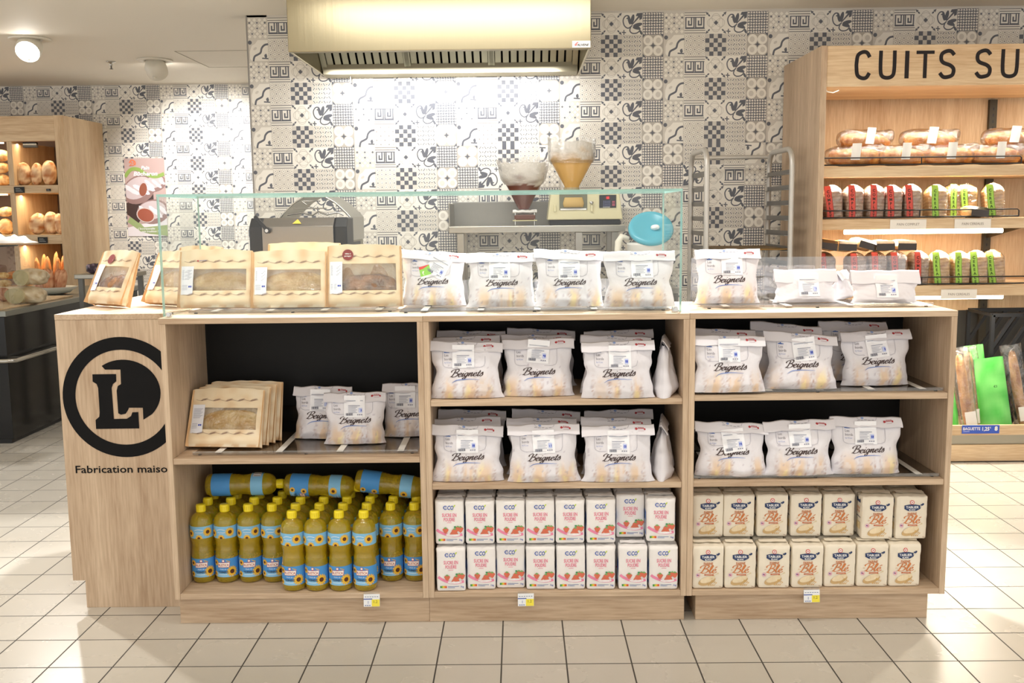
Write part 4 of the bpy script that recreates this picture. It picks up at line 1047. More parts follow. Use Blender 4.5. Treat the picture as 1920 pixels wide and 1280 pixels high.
# ---------------------------------------------------------------- bread helpers
def ovoid(mb, c, rx, ry, rz, seed, dark='#a5642c', light='#e9c893', rot=None, nu=22, nv=14, pw=.8, slash=0):
    D_, L_ = C(dark), C(light); rot = rot or Matrix.Identity(3); c = Vector(c)
    def P(u, v):
        th = 2*PI*u; q = PI*v; r = math.sin(q)**pw; n_ = 1+.1*nz(math.cos(th)*1.5+seed, v*3, math.sin(th)*1.5)+.03*nz(math.cos(th)*6, v*12+seed, math.sin(th)*6)
        return c+rot @ Vector((rx*math.cos(q)*-1*n_, ry*r*math.cos(th)*n_, rz*r*math.sin(th)*n_))
    def K(u, v):
        n_ = nz(u*7+seed, v*8, 2)+.4*nz(u*25, v*26+seed, 1); k = .5+n_*.9
        if slash and abs(math.sin(v*slash*PI+u*3)) > .9: k += .5
        return mixc(D_, L_, k)
    return mb.grid(P, nu, nv, colfn=K, wrap=True)
# ---------------------------------------------------------------- left bakery shelves
LY0, LY1 = 8.3, 9.08
lxr = -3.735
t = thing('bakery_shelf_unit', 'tall wooden bread shelf unit in the back left corner, with loaves standing upright', 'shelf unit', (lxr, LY0, 0))
def lb(name, m, a, b, c, d, e, f, bev=.002):
    k = MB(); k.box(a-lxr, b-lxr, c-LY0, d-LY0, e, f); return k.build(name, m, t, bevel=bev)
zt = 2.205
lb('side_panel', WW_V, lxr-.078, lxr, LY0, LY1, 0, zt)
lb('header_board', WW_X, -6.2, lxr-.079, LY0+.004, LY0+.03, 2.0, zt-.001)
lb('top_board', WW_X, -6.2, lxr-.079, LY0+.031, LY1, zt-.03, zt-.001)
lb('back_panel', mat('taupe_panel', '#7b6a5e', .6), -6.2, lxr-.079, LY1-.02, LY1-.001, .05, zt-.031)
dx = at(18.5, 300, Y=LY0).x
for z0, z1 in ((1.576, 1.64), (1.155, 1.232), (.70, .76)):
    lb('shelf_board', WW_X, -6.2, lxr-.079, LY0+.002, LY1-.021, z0, z1)
for z0, z1 in ((1.641, 1.999), (1.233, 1.575), (.761, 1.154)):
    lb('divider', WW_V, dx-.022, dx+.022, LY0+.005, LY1-.021, z0, z1)
lb('base_cabinet', WW_X, -6.2, lxr-.079, LY0+.02, LY1-.021, 0, .699)
def chalk(px, py, w, h):
    p = at(px, py, Y=LY0-.004); k = MB(); k.box(p.x-lxr-w/2, p.x-lxr+w/2, -.006, -.001, p.z-h/2, p.z+h/2, C('#181818'))
    for i in range(3): k.box(p.x-lxr-w*.35, p.x-lxr+w*(.1+.12*i), -.0068, -.006, p.z+h*(.2-.22*i), p.z+h*(.26-.22*i), C('#b9b9b5'))
    k.build('price_card', PRINT, t)
chalk(36, 356, .085, .05); chalk(91, 356, .035, .02); chalk(80, 450, .08, .05)
k = MB(); k.box(at(36, 270, Y=LY0).x-lxr-.02, at(56, 270, Y=LY0).x-lxr+.0, .1, .14, 1.955, 1.999); k.build('light_housing', BPLAS, t)
for z in (1.985, 1.56, 1.14):
    area('shelf_light', (-4.3, LY0+.1, z), .9, 4, (1, .78, .5), sy=.03)
    k = MB(); k.box(-4.9-lxr, -4.28-lxr, .07, .085, z+.003, z+.013); k.build('light_strip', mat('warm_strip', '#fff1d8', .4, emit='#ffe0b0', es=9), t)
GL = 'loaves standing on the left bakery shelves'
def loaf_at(px, py, Y, wpx, hpx, label, seed, group, dark='#b0662b', light='#f0d3a0', tilt=0, depth=None, nm_='bread_loaf', zbase=None, slash=0, name='loaf'):
    p = at(px, py, Y=Y); s_ = Y/CF; w, h = wpx*s_/2, hpx*s_/2
    if zbase is not None: p.z = zbase+h
    mb = MB()
    if h >= w: ovoid(mb, (0, 0, 0), h, depth or w*.9, w, seed, dark, light, rot=Matrix.Rotation(R_(90+tilt), 3, 'Y'), slash=slash)
    else: ovoid(mb, (0, 0, 0), w, depth or h*.9, h, seed, dark, light, rot=Matrix.Rotation(R_(tilt), 3, 'Y'), slash=slash)
    o = mb.build(nm_, BREAD, None, loc=p); return tag(o, label, name, group)
for px, py, w, h, tl, z, lab, sd in (
    (44, 325, 30, 42, -6, 1.641, 'floured loaf standing on the top bakery shelf, left of the three', 1),
    (69.5, 325, 23, 41, 4, 1.641, 'floured loaf standing on the top bakery shelf, middle of the three', 2),
    (92, 322, 26, 45, 2, 1.641, 'seeded brown loaf standing on the top bakery shelf against the side panel', 3),
    (71, 419, 31, 39, 8, 1.233, 'round loaf on the middle bakery shelf, left of the three', 4),
    (97, 417, 27, 41, -4, 1.233, 'round loaf on the middle bakery shelf, middle of the three', 5),
    (112, 418, 22, 38, -8, 1.233, 'folded round loaf on the middle bakery shelf touching the side panel', 6)):
    loaf_at(px, py, LY0+.12, w, h, lab, sd, GL, '#b7703a', '#f2dab4', tl, zbase=z, slash=3)
for px, py, w, h, tl, z, lab, sd in (
    (4, 333, 30, 22, 3, 1.641, 'pale long loaf at the bottom of the pile left of the divider, top shelf', 7),
    (2, 311, 30, 20, -3, 1.7475, 'pale long loaf in the middle of the pile left of the divider, top shelf', 8),
    (0, 290, 34, 22, 2, 1.842, 'golden long loaf topping the pile left of the divider, top shelf', 9),
    (11, 425, 26, 30, 2, 1.233, 'floured round loaf beside the divider on the middle bakery shelf', 10),
    (10, 389, 26, 19, -8, 1.382, 'golden roll lying on the floured round loaf left of the divider', 11)):
    loaf_at(px, py, LY0+.16, w, h, lab, sd, GL, '#bb7a3a', '#f6dca8', tl, zbase=z, slash=2)
for i, (px, py, h, tl) in enumerate(((75, 553, 60, -4), (86, 548, 66, 3), (95, 552, 62, -3), (108, 548, 70, 4), (114, 553, 60, -2), (121, 548, 64, 6))):
    loaf_at(px, py, LY0+.1+.06*(i % 2), 11, h, 'pointed baguette tip standing upright at the foot of the bakery shelves, %s' % ('leftmost', 'second from the left', 'third from the left', 'third from the right', 'second from the right', 'rightmost')[i], 20+i, 'baguettes standing below the bakery shelves', '#b5622a', '#e6ac72', tl, zbase=.761-.0, nm_='baguette', name='baguette')

# ---------------------------------------------------------------- black display counter on the left
t = thing('display_case_counter', 'glossy black bread counter with chrome bumper rail and glass case at the left edge', 'counter', (-3.1, 5.93, 0))
CX, CY_ = -3.1, 5.93
def kb(name, m, a, b, c, d, e, f, bev=.003):
    k = MB(); k.box(a-CX, b-CX, c-CY_, d-CY_, e, f); return k.build(name, m, t, bevel=bev)
kb('counter_body', BLACKG, -5.2, CX-.01, CY_+.01, 8.05, .03, .785)
kb('kick_base', BPLAS, -5.18, CX-.03, CY_+.03, 8.03, 0, .0295)
kb('counter_top', mat('grey_edge', '#8f9088', .3, .6), -5.22, CX+.01, CY_-.01, 8.07, .7855, .82)
kb('wood_tray', WW_X, -5.15, CX-.04, CY_+.04, 6.95, .8205, .83, .001)
k = MB(); zr = .523
k.tube([(-5.2-CX, -.06, zr), (.02, -.06, zr), (.055, -.02, zr), (.055, 2.1, zr)], .014)
k.build('bumper_rail', CHROME, t)
for y in (.12, .75, 1.4): MB().tube([(-.012, y, zr), (.052, y, zr)], .008).build('rail_bracket', CHROME, t)
MB().tube([(-.35, 0.012, zr), (-.35, -.055, zr)], .008).build('rail_bracket', CHROME, t)
gz = 1.2
k = MB(); k.box(-2.05, -.05, .02, .03, .8225, gz); k.build('front_glass', GLASS, t)
k = MB(); yy = .0305
k.add([(-.056, yy, .8225), (-.056, .72, .8225), (-.056, .3, gz), (-.056, yy, gz), (-.048, yy, .8225), (-.048, .72, .8225), (-.048, .3, gz), (-.048, yy, gz)], [(0, 1, 2, 3), (7, 6, 5, 4), (0, 4, 5, 1), (1, 5, 6, 2), (2, 6, 7, 3), (3, 7, 4, 0)], mi=0)
k.build('side_glass', GLASS, t)
k = MB(); k.box(-2.05, -.045, .02, .31, gz+.0005, gz+.0105); k.build('glass_shelf', [mat('dark_glass_edge', '#39443f', .15, trans=.4)], t)
k = MB(); k.tube([(-.05, .025, .8225), (-.05, .025, gz)], .005, n=8); k.build('glass_post', GEDGE, t)
def cut_loaf(px, py, Y, w, h, label, seed, zb):
    p = at(px, py, Y=Y); s_ = Y/CF; w *= s_/2; h *= s_/2; mb = MB()
    ovoid(mb, (w*.35, .03, 0), w*.85, .09, h, seed, '#b59a72', '#e6dac0', pw=.5, rot=Matrix.Rotation(R_(4), 3, 'Y'))
    o = mb.build('cut_loaf', BREAD, None, loc=(p.x, Y, zb+h))
    f = MB(); n = 20; pts = []
    for i in range(n):
        a_ = 2*PI*i/n; pts.append((-w*.12+w*.62*math.cos(a_)*(1+.05*math.sin(3*a_+seed)), -.062-.012*math.cos(a_), h*(.93 if math.sin(a_) > 0 else .97)*math.sin(a_)))
    f.add(pts+[(-w*.12, -.064, 0)], [(i, (i+1) % n, n) for i in range(n)], C('#bcb088'))
    f.grid(lambda u, v: (-w*.12+w*(.62+.02*v)*math.cos(2*PI*u)*(1+.05*math.sin(6*PI*u+seed)), -.062-.012*math.cos(2*PI*u)+.07*v, h*((.93 if math.sin(2*PI*u) > 0 else .97)+.02*v)*math.sin(2*PI*u)), n, 1, C('#d3c39c'), wrap=True)
    f.build('crumb_face', BREAD, o)
    return tag(o, label, 'loaf', 'bread in the glass case')
cut_loaf(40, 552, 6.33, 66, 31, 'big greyish cut loaf at the bottom in the glass case on the black counter', 31, .831)
cut_loaf(50, 516, 6.38, 54, 31, 'greyish cut loaf lying on top of another in the glass case', 32, .943)
loaf_at(22, 511, 6.75, 28, 13, 'dark golden roll behind the cut loaves in the glass case', 33, 'bread in the glass case', '#8d4a1c', '#d98e45', -14, zbase=.965)
loaf_at(7, 523, 6.5, 20, 12, 'pale golden roll on the pile at the left edge of the glass case', 34, 'bread in the glass case', '#c98f45', '#f3d79a', 0, zbase=.98)
loaf_at(8, 536, 6.45, 28, 13, 'flat pale roll under the golden roll in the glass case', 35, 'bread in the glass case', '#c28a48', '#f1d8a6', 0, zbase=.93)
loaf_at(6, 553, 6.5, 30, 26, 'rosy crusted loaf low at the left edge of the glass case', 36, 'bread in the glass case', '#b06a48', '#e8bfa0', 0, zbase=.831)
# white crumpled bag on the case
m_ = MB()
m_.grid(lambda u, v: (.16*(2*u-1), .07*(2*v-1), .012+.035*(1-(2*u-1)**4)*(1-(2*v-1)**2)**.5*(1+1.1*nz(u*7, v*4, 8))), 26, 12, C('#f2eeea'))
m_.grid(lambda u, v: (.16*(1-2*u), .07*(2*v-1), .001), 6, 4, C('#ece8e2'))
tag(m_.build('crumpled_bag', mat('thin_bag', attr=True, rough=.3), None, loc=(at(20, 452, Y=6.1).x-.02, 6.1, gz+.011)), 'crumpled clear white bag lying on top of the glass case', 'plastic bag')
# white platter in front of baguettes
p = at(92, 553, Y=7.15)
k = MB(); k.lathe([(0, .0), (.1, .0), (.14, .012), (.2, .05), (.205, .05), (.145, .006), (.1, -.004), (0, -.004)], 32, sy=.7)
tag(k.build('bread_platter', mat('platter_enamel', '#d9d8cc', .3), None, loc=(p.x-.02, 7.2, .826)), 'shallow white oval platter behind the cut loaves on the black counter', 'platter')
for i in range(5):
    q = MB(); ovoid(q, (0, 0, 0), .085, .03, .032, 40+i, '#b5633a', '#eebf98', rot=Matrix.Rotation(R_(90+(-8+5*i)), 3, 'Y'))
    tag(q.build('mini_baguette', BREAD, None, loc=(p.x-.1+.045*i, 7.2+.03*(i % 2), .826+.09)), 'small pointed roll standing in the oval platter, %s' % ('leftmost', 'second from the left', 'in the centre', 'second from the right', 'rightmost')[i], 'roll', 'pointed rolls in the oval platter')
# grey ledge with a dark packet beside the shelf side panel
p = at(147, 518, Y=6.5)
k = MB(); k.box(-.06, .9, 0, .5, -.03, 0); t = thing('steel_side_table', 'small steel topped table behind the leftmost kraft bag', 'table', (p.x, 6.5, 0))
zt_ = p.z+.012
MB().box(-.03, .3, 0, .4, zt_-.03, zt_).build('table_top', STEEL, t, bevel=.004)
for x in (.0, .27):
    for y in (.04, .36): MB().box(x-.015, x+.015, y-.015, y+.015, 0, zt_-.0305).build('leg', STEELD, t)
k = MB(); k.grid(lambda u, v: (.09*(2*u-1), .03*math.cos(2*PI*v)*(1-(2*u-1)**6), .034+.034*math.sin(2*PI*v)*(1-.5*(2*u-1)**6)+.004*nz(u*8, v*4)), 18, 14, colfn=lambda u, v: mixc(C('#3a2c3b'), C('#9d8aa0'), max(0, nz(u*9, v*7, 3))*1.8))
tag(k.build('snack_packet', PRINTG, None, loc=(p.x+.1, 6.6, zt_+.0)), 'dark purple packet lying on the steel table beside the bread shelves', 'packet')

# ---------------------------------------------------------------- poster
t0 = at(232, 297, Y=LWY-.01); PW, PH = .362, .70
a = Art(); a.rect(0, 0, PW, PH, C('#c4a9a4')); a.poly([(0, 0), (PW, 0), (PW, .16), (.0, .08)], C('#ede6ea'), 2)
a.poly([(0, .13), (.12, .04), (.2, .02), (PW, .0), (PW, .1), (.15, .08), (.04, .2)], C('#9fb07a'), 3)
a.poly([(.0, .2), (.1, .12), (.25, .3), (.25, .42), (.0, .3)], C('#4b3a38'), 3)
def lo(cx, cy, rx, ry, rot):
    a.ell(cx, cy, rx, ry, C('#9b7c78'), 4, 26, rot); a.ell(cx-.01, cy+.015, rx*.85, ry*.75, C('#d2c2c4'), 5, 22, rot)
    for k in range(5): a.ell(cx-rx*.6+k*rx*.3, cy+.015*(-1)**k, rx*.13, ry*.5, C('#efe8ee'), 6, 8, rot+.6)
lo(.12, .42, .16, .12, .5); lo(.27, .47, .11, .07, .3); a.ell(.16, .42, .035, .06, C('#9a5a45'), 7, 16, -.2); lo(.24, .22, .15, .11, .15); a.ell(.17, .19, .075, .058, C('#a65a45'), 7, 20, -.3); a.ell(.17, .19, .085, .066, C('#d9c9c4'), 6, 20, -.3)
a.line([(.0, .535), (.06, .6), (.13, .6), (.2, .555), (.28, .535), (.36, .56)], .032, C('#93ad5c'), 7, 5); a.line([(.05, .66), (.07, .685), (.1, .67), (.1, .64)], .012, C('#e5825e'), 8, 3); a.text('25', .075, .635, .035, C('#e5825e'), 8, shear=.3, bold=.03)
a.text('Pain', .19, .6, .032, WHITE, 9, shear=.25, bold=.03); a.text('Bûcheron', .19, .545, .036, WHITE, 9, shear=.25, bold=.03, width=.22)
a.text("L'incomparable", .17, .06, .018, WHITE, 9, shear=.25, bold=.02); a.text('pain tradition !', .2, .035, .018, WHITE, 9, shear=.25, bold=.02)
k = MB(); k.box(0, PW, 0, .003, 0, PH, C('#c4a9a4')); a.emit(k, lambda u, v, l: (min(max(u, 0), PW), -.0006-l*1.5, min(max(v, 0), PH)))
tag(k.build('bread_poster', PRINTG, None, loc=(t0.x, LWY-.008, t0.z-PH)), 'pinkish poster of floured loaves with a green swoosh, on the far tiled wall', 'poster')

# ---------------------------------------------------------------- steel wall table with machines
t = thing('steel_wall_shelf', 'stainless steel shelf table with splashback under the two piping bags', 'steel table', (.09, 5.62, 0))
ox, oy = .09, 5.62
def sb(name, m, a, b, c, d, e, f, bev=.003):
    k = MB(); k.box(a-ox, b-ox, c-oy, d-oy, e, f); return k.build(name, m, t, bevel=bev)
sb('table_top', STEEL, -.395, .60, 5.62, 6.02, 1.262, 1.30)
sb('splashback', mat('worn_steel', '#8f8d88', .45, .9, bump=(14, .1, (1, 1, 1))), -.395, .60, 6.021, 6.035, 1.262, 1.44)
sb('side_upstand', STEEL, -.395, -.387, 5.64, 6.02, 1.3005, 1.43)
for x in (-.33, .34, .545):
    sb('leg', STEEL, x-.02, x+.02, 5.64, 5.68, 0, 1.2615)
for x in (-.33, .545): sb('leg', STEEL, x-.02, x+.02, 5.97, 6.01, 0, 1.2615)
sb('cross_bar', STEEL, -.31, .525, 5.65, 5.67, .3, .33)
# dosing machine
mx, my = at(1097, 400, Y=5.66).x, 5.66
t = thing('dosing_machine', 'cream coloured filling machine with red digital display on the steel shelf', 'machine', (mx, my, 1.3005))
CRM = mat('cream_plastic', '#ddd6b0', .4)
k = MB(); k.prism([(-.213, .03), (.213, .03), (.192, .19), (-.192, .19)], 0, .24); k.build('housing', CRM, t, bevel=.006)
MB().box(-.2, .2, .01, .22, .0, .0295).build('base', BPLAS, t, bevel=.004)
for x in (-.17, .17):
    for y in (.03, .2): pass
k = MB(); k.box(-.145, .012, -.004, -.0005, .085, .182); k.build('glass_window', mat('smoked_window', '#6d6a50', .12, coat=.5), t)
k = MB(); k.box(-.14, .007, -.008, -.0045, .085, .093); k.lathe([(0, 0), (.055, 0), (.06, .02), (.05, .055), (0, .055)], 20, c=(-.066, -.012, .1), sy=.25, col=C('#c9a866')); k.build('cream_nozzle', PRINT, t)
a = Art(); a.rect(0, 0, .095, .072, C('#1c1c20')); a.ell(.048, .056, .016, .010, C('#5a1216'), 2, 16)
for r_ in range(4):
    for c_ in range(5): a.rect(.022+c_*.0085, .008+r_*.0085, .028+c_*.0085, .014+r_*.0085, C('#55597c'), 2)
a.rect(.072, .01, .088, .024, C('#a04a5c'), 2); a.rect(.072, .027, .088, .038, C('#a04a5c'), 2); a.rect(.02, .0025, .06, .0055, C('#c9c9c9'), 2)
k = MB(); k.box(.08, .175, -.004, -.0005, .095, .167, C('#1c1c20')); a.emit(k, lambda u, v, l: (.08+u, -.0045-l, .095+v)); pn = k.build('control_panel', PRINTG, t)
a = Art(); a.text('16', 0, 0, .011, (1, 0, 0, 1), 1, shear=.1, bold=.03); k = MB(); a.emit(k, lambda u, v, l: (.128+u, -.0062, .1455+v)); k.build('display_digits', mat('led_red', '#ff2020', .4, emit='#ff2020', es=5), pn)
MB().tube([(.035, .0, .125), (.035, -.02, .125)], .008).lathe([(0, 0), (.011, 0), (.011, .012), (0, .012)], 14, c=(.035, -.02, .119)).build('knob', CHROME, t)
for x in (-.17, .037): MB().box(x-.006, x+.006, -.016, -.0005, .075, .115).build('latch', CRM, t, bevel=.003)
MB().tube([(-.07, .11, .188), (-.07, .11, .212)], .045, n=24).build('funnel_seat', mat('clear_hard', '#d6cfae', .2, trans=.5), t)
# piping bags
def funnel_bag(name, label, px, Y, z0, prof, fillc, fills, seed, clip=1):
    p = at(px, 300, Y=Y); mb = MB(); n = 40
    def K(j, u, z):
        lim = fills+.012*nz(u*6, seed, 0)
        if z < lim: return fillc
        d_ = (z-lim)/.1; k_ = nz(u*9+seed, z*40, 1)
        return mixc(C('#e9e4d8'), fillc, max(0, .55-d_*1.2+k_*.9))
    zs_ = [q[1] for q in prof]; H = zs_[-1]
    def rad(z):
        for i in range(len(prof)-1):
            (r0, a_), (r1, b_) = prof[i], prof[i+1]
            if a_ <= z <= b_: return r0+(r1-r0)*(z-a_)/(b_-a_+1e-9)
        return prof[-1][0]
    def P(u, v):
        z = H*v; r = rad(z)*(1+.05*nz(math.cos(2*PI*u)*2+seed, z*12, math.sin(2*PI*u)*2)*(z/H)); top = .012*nz(math.cos(2*PI*u)*1.5, seed, math.sin(2*PI*u)*1.5)*(v > .98)
        return (r*math.cos(2*PI*u), r*.75*math.sin(2*PI*u), z+top)
    mb.grid(P, n, 30, colfn=lambda u, v: K(0, u, H*v), wrap=True)
    o = mb.build(name, mat('bag_plastic', attr=True, rough=.22, coat=.4, trans=.12), None, loc=(p.x, Y, z0))
    # the cream surface inside and a loose film collar
    f = MB(); f.lathe([(0, fills-.004), (rad(fills)*.9, fills)], 24, sy=.75, col=fillc); f.build('filling', PRINTG, o)
    c = MB(); c.grid(lambda u, v: tuple(Vector(P(u, .55+.5*v))*1.0+Vector((math.cos(2*PI*u)*(.006+.02*v), math.sin(2*PI*u)*.01, .012*v+.01*nz(u*9, v*3, seed)))), 36, 8, wrap=True); c.build('loose_film', FILMB, o)
    return tag(o, label, 'piping bag')
funnel_bag('cream_bag', 'large clear funnel bag of caramel cream on top of the cream coloured machine', 1072, 5.77, 1.503, [(.038, 0), (.043, .02), (.125, .165), (.122, .2), (.112, .265)], C('#d9ae68'), .165, 3)
p = at(984, 400, Y=5.76)
t = thing('dispenser_stand', 'small stand of clear posts holding the bag of chocolate sauce', 'stand', (p.x, 5.76, 1.3005))
for x in (-.055, .055):
    for y in (-.03, .03): MB().tube([(x, y, 0), (x, y, .085)], .004).build('post', CHROME, t)
MB().box(-.07, .07, -.045, .045, .025, .031).build('lower_plate', mat('pale_plate', '#d8cfa2', .3), t)
MB().box(-.06, .06, -.035, .035, .0315, .062).build('sauce_block', mat('choco', '#6b3f2d', .35), t, bevel=.006)
MB().grid(lambda u, v: (.06*(2*u-1)*1.15, .042*math.cos(2*PI*v), .078+.011*math.sin(2*PI*v)*(1+.6*nz(u*6, v*3))), 20, 12, wrap=False).build('white_cloth', mat('cloth_white', '#f3f2ef', .7), t)
funnel_bag('chocolate_bag', 'clear funnel bag smeared with chocolate sauce, left of the cream coloured machine', 981, 5.76, 1.392, [(.03, 0), (.036, .01), (.09, .12), (.12, .17), (.127, .262)], C('#6a3a2b'), .135, 7)

# ---------------------------------------------------------------- bucket with blue lid
p = at(1212, 428, Y=5.15)
t = thing('lidded_bucket', 'white jug bucket with a tilted turquoise lid, behind the glass screen', 'bucket', (p.x+.006, 5.15, 0))
MB().lathe([(0, .99), (.088, .99), (.092, 1.0), (.105, 1.2), (.108, 1.205), (.106, 1.215), (.1, 1.215), (.095, 1.01), (0, 1.0)], 32, col=WHITE).build('bucket_body', mat('bucket_white', '#dcdbd6', .35), t)
lid = MB(); lid.lathe([(0, .004), (.07, .0), (.088, .012), (.104, .014), (.112, .006), (.116, -.006), (.11, -.012), (.09, -.012), (0, -.012)], 40)
o = lid.build('blue_lid', mat('turquoise_plastic', '#5bafc4', .22), t); o.location = (.012, -.035, 1.288); o.rotation_euler = (R_(46), R_(-4), 0)
kn = MB(); ovoid(kn, (0, 0, 0), .022, .012, .016, 3, '#f3f2ef', '#ffffff'); kn.build('paper_wad', PRINT, o, loc=(.02, -.01, .015))
MB().tube(catmull([(-.1, 0), (-.14, 0)], 2) and [(-.098, 0, 1.235), (-.135, -.01, 1.245), (-.15, -.015, 1.22), (-.158, -.02, 1.15), (-.165, -.02, 1.12)], .017, n=12, rs=[.012, .018, .019, .016, .012]).build('handle', mat('bucket_ivory', '#e2ddcf', .4), t)
t = thing('stool_stand', 'steel stand under the white jug bucket', 'stand', (p.x+.006, 5.15, 0))
MB().box(-.15, .15, -.12, .15, .96, .9885).build('stand_top', STEEL, t, bevel=.003)
for x in (-.13, .13):
    for y in (-.1, .13): MB().box(x-.014, x+.014, y-.014, y+.014, 0, .9595).build('leg', STEELD, t)

# ---------------------------------------------------------------- moulder machine behind the kraft bags
fx, fy = -1.02, 4.6
t = thing('bread_slicer', 'steel bread machine with black corners, crank lever and an arched steel cover', 'machine', (fx, fy, 0))
k = MB(); k.prism([(0.0, .98), (0, 1.322), (.05, 1.362), (.12, 1.362), (.12, .98)], -.165, .165, axis='x'); k.build('front_box', mat('smoky_steel', '#8f8a84', .32, .9), t, bevel=.002)
for s_ in (-1, 1):
    k = MB(); xa, xb = (-.228, -.166) if s_ < 0 else (.166, .225)
    k.prism([(.012, .98), (.012, 1.32), (.055, 1.362), (.2, 1.362), (.2, .98)], xa, xb, axis='x'); k.build('black_corner', BPLAS, t, bevel=.006)
k = MB(); k.bar((-.19, -.018, 1.372), (-.135, -.018, 1.305), .016, .012, up=(0, 1, 0)); k.tube([(-.135, .0, 1.305), (-.135, -.03, 1.305)], .013, n=16); k.build('crank_lever', BPLAS, t, bevel=.002)
MB().tube([(-.135, -.0305, 1.305), (-.135, -.034, 1.305)], .008, n=14).build('lever_bolt', CHROME, t)
k = MB(); nrm = Vector((0, -.62, .78)); c0 = Vector((-.005, .024, 1.3435))+nrm*.0012; ux = Vector((1, 0, 0)); uz = Vector((0, .78, .62))
k.add([c0-ux*.021-uz*.015, c0+ux*.021-uz*.015, c0+uz*.018], [(0, 1, 2)], C('#efc84a')); k.build('warning_label', PRINT, t)
arch = []
for i in range(25):
    s_ = i/24; x = -.125+.335*s_; q = 1-abs(2*s_-1); z = 1.362+.105*min(1, q*1.55-.27*max(0, q-.4)**1.0*2)**.9 if q > 0 else 1.362
    arch.append((x, z))
yb = .62
k = MB()
for i in range(24):
    (xa, za), (xb, zb) = arch[i], arch[i+1]
    k.add([(xa, .2, za), (xb, .2, zb), (xb, yb, zb), (xa, yb, za)], [(0, 1, 2, 3), (3, 2, 1, 0)], smooth=True)
k.box(.209, .211, .2, yb, 1.25, 1.362); k.box(-.126, -.124, .2, yb, 1.25, 1.362)
k.build('arched_cover', mat('cover_steel', '#c4c1b8', .3, .9), t)
k = MB(); k.tube([(x, .2, z) for x, z in arch], .004, n=6); k.tube([(-.06, .2, 1.405), (.1, .2, 1.405)], .003, n=6); k.tube([(-.02, .2, 1.44), (.07, .2, 1.44), (.03, .2, 1.405), (-.02, .2, 1.44)], .0025, n=6)
k.tube([(-.09, .2, 1.375), (-.02, .2, 1.385), (.03, .2, 1.372), (.06, .2, 1.39), (.1, .2, 1.374), (.15, .2, 1.385), (.18, .2, 1.372)], .004, n=6)
k.build('cover_rim', CHROME, t)
MB().box(-.2, .205, .201, yb, .98, 1.2485).build('rear_box', mat('side_steel', '#a9a594', .38, .9), t, bevel=.004)
MB().box(.206, .21, .28, .5, 1.18, 1.24).build('vent_grille', BPLAS, t)
MB().box(-.24, .24, -.0, .64, .94, .9795).build('machine_base', STEELD, t, bevel=.004)
for x in (-.22, .22):
    for y in (.03, .6): MB().box(x-.02, x+.02, y-.02, y+.02, 0, .9395).build('leg', STEELD, t)

# ---------------------------------------------------------------- tray trolley
rx0, rx1, ry0, ry1, rz = at(1326, 300, Y=5.4).x, at(1486, 300, Y=5.4).x, 5.4, 5.9, 1.70
t = thing('tray_trolley', 'tall aluminium tray trolley standing against the side of the bread shelves', 'trolley', (rx0, ry0, 0)); wR = rx1-rx0; dR = ry1-ry0
ALU = mat('aluminium', '#c9c5be', .4, .5)
for x in (0, wR):
    pts = [(x, 0, .12), (x, 0, rz-.09)]+[(x, .09-.09*math.cos(a_), rz-.09+.09*math.sin(a_)) for a_ in [PI/2*i/5 for i in range(1, 6)]]+[(x, dR-.09+.09*math.sin(a_), rz-.09+.09*math.cos(a_)) for a_ in [PI/2*i/5 for i in range(0, 6)]]+[(x, dR, .12)]
    MB().tube(pts, .015, n=12).build('side_frame', ALU, t)
MB().tube([(0, dR, rz-.02), (wR, dR, rz-.02)], .012).build('cross_tube', ALU, t); MB().tube([(0, dR, .16), (wR, dR, .16)], .012).build('cross_tube', ALU, t)
MB().tube([(0, 0, .16), (wR, 0, .16)], .012).build('cross_tube', ALU, t)
for j in range(17):
    z = .25+.082*j
    for x, s_ in ((0, 1), (wR, -1)):
        k = MB(); k.box(min(x+s_*.01, x+s_*.035), max(x+s_*.01, x+s_*.035), .0, dR, z, z+.002); k.box(x+s_*.010-.001, x+s_*.010+.001, .0, dR, z, z+.026)
        k.build('runner', mat('runner_alu', '#8f8d8a', .4, .85), t)
for x in (0, wR):
    for y in (0, dR): MB().tube([(x-.012, y, .05), (x+.012, y, .05)], .05, n=20).tube([(x, y, .06), (x, y, .12)], .012).build('caster', BPLAS, t)
zt_ = at(1400, 458, Y=5.5).z; jz = min(range(17), key=lambda j: abs(.25+.082*j-zt_)); zt_ = .25+.082*jz
k = MB()
for i in range(24): k.tube([(.016+(wR-.032)*i/23, .01, .008), (.016+(wR-.032)*i/23, dR-.02, .008)], .0022, n=5)
k.tube([(.012, .01, .006), (wR-.012, .01, .006)], .005, n=6); k.tube([(.012, dR-.02, .006), (wR-.012, dR-.02, .006)], .005, n=6)
tag(k.build('baking_tray', mat('baked_wire', '#8c6f43', .4, .8), None, loc=(rx0, ry0, zt_+.004)), 'browned wire baking tray slid into the aluminium trolley', 'tray')

# ---------------------------------------------------------------- right bread shelves
SX, SY0, SY1 = 1.605, 5.29, 6.02; SE = 3.7
t = thing('bread_shelving', 'tall warm lit oak bread shelving with black letters on its header, at the right', 'shelf unit', (SX, SY0, 0))
def rb(name, m, a, b, c, d, e, f, bev=.002, par=None):
    k = MB(); k.box(a-SX, b-SX, c-SY0, d-SY0, e, f); return k.build(name, m, par or t, bevel=bev)
rb('side_panel', W_V, SX-.032, SX, SY0, SY1, 0, 2.212)
hd = rb('header_board', WW_X, SX+.0005, SE, SY0+.004, SY0+.03, 2.004, 2.211)
rb('top_board', WW_X, SX+.0005, SE, SY0+.0305, SY1, 2.18, 2.21)
rb('under_board', WW_X, SX+.0005, SE, SY0+.0305, SY1-.1, 2.004, 2.02)
rb('back_panel', WW_V, SX+.0005, SE, SY1-.03, SY1-.001, .76, 2.179)
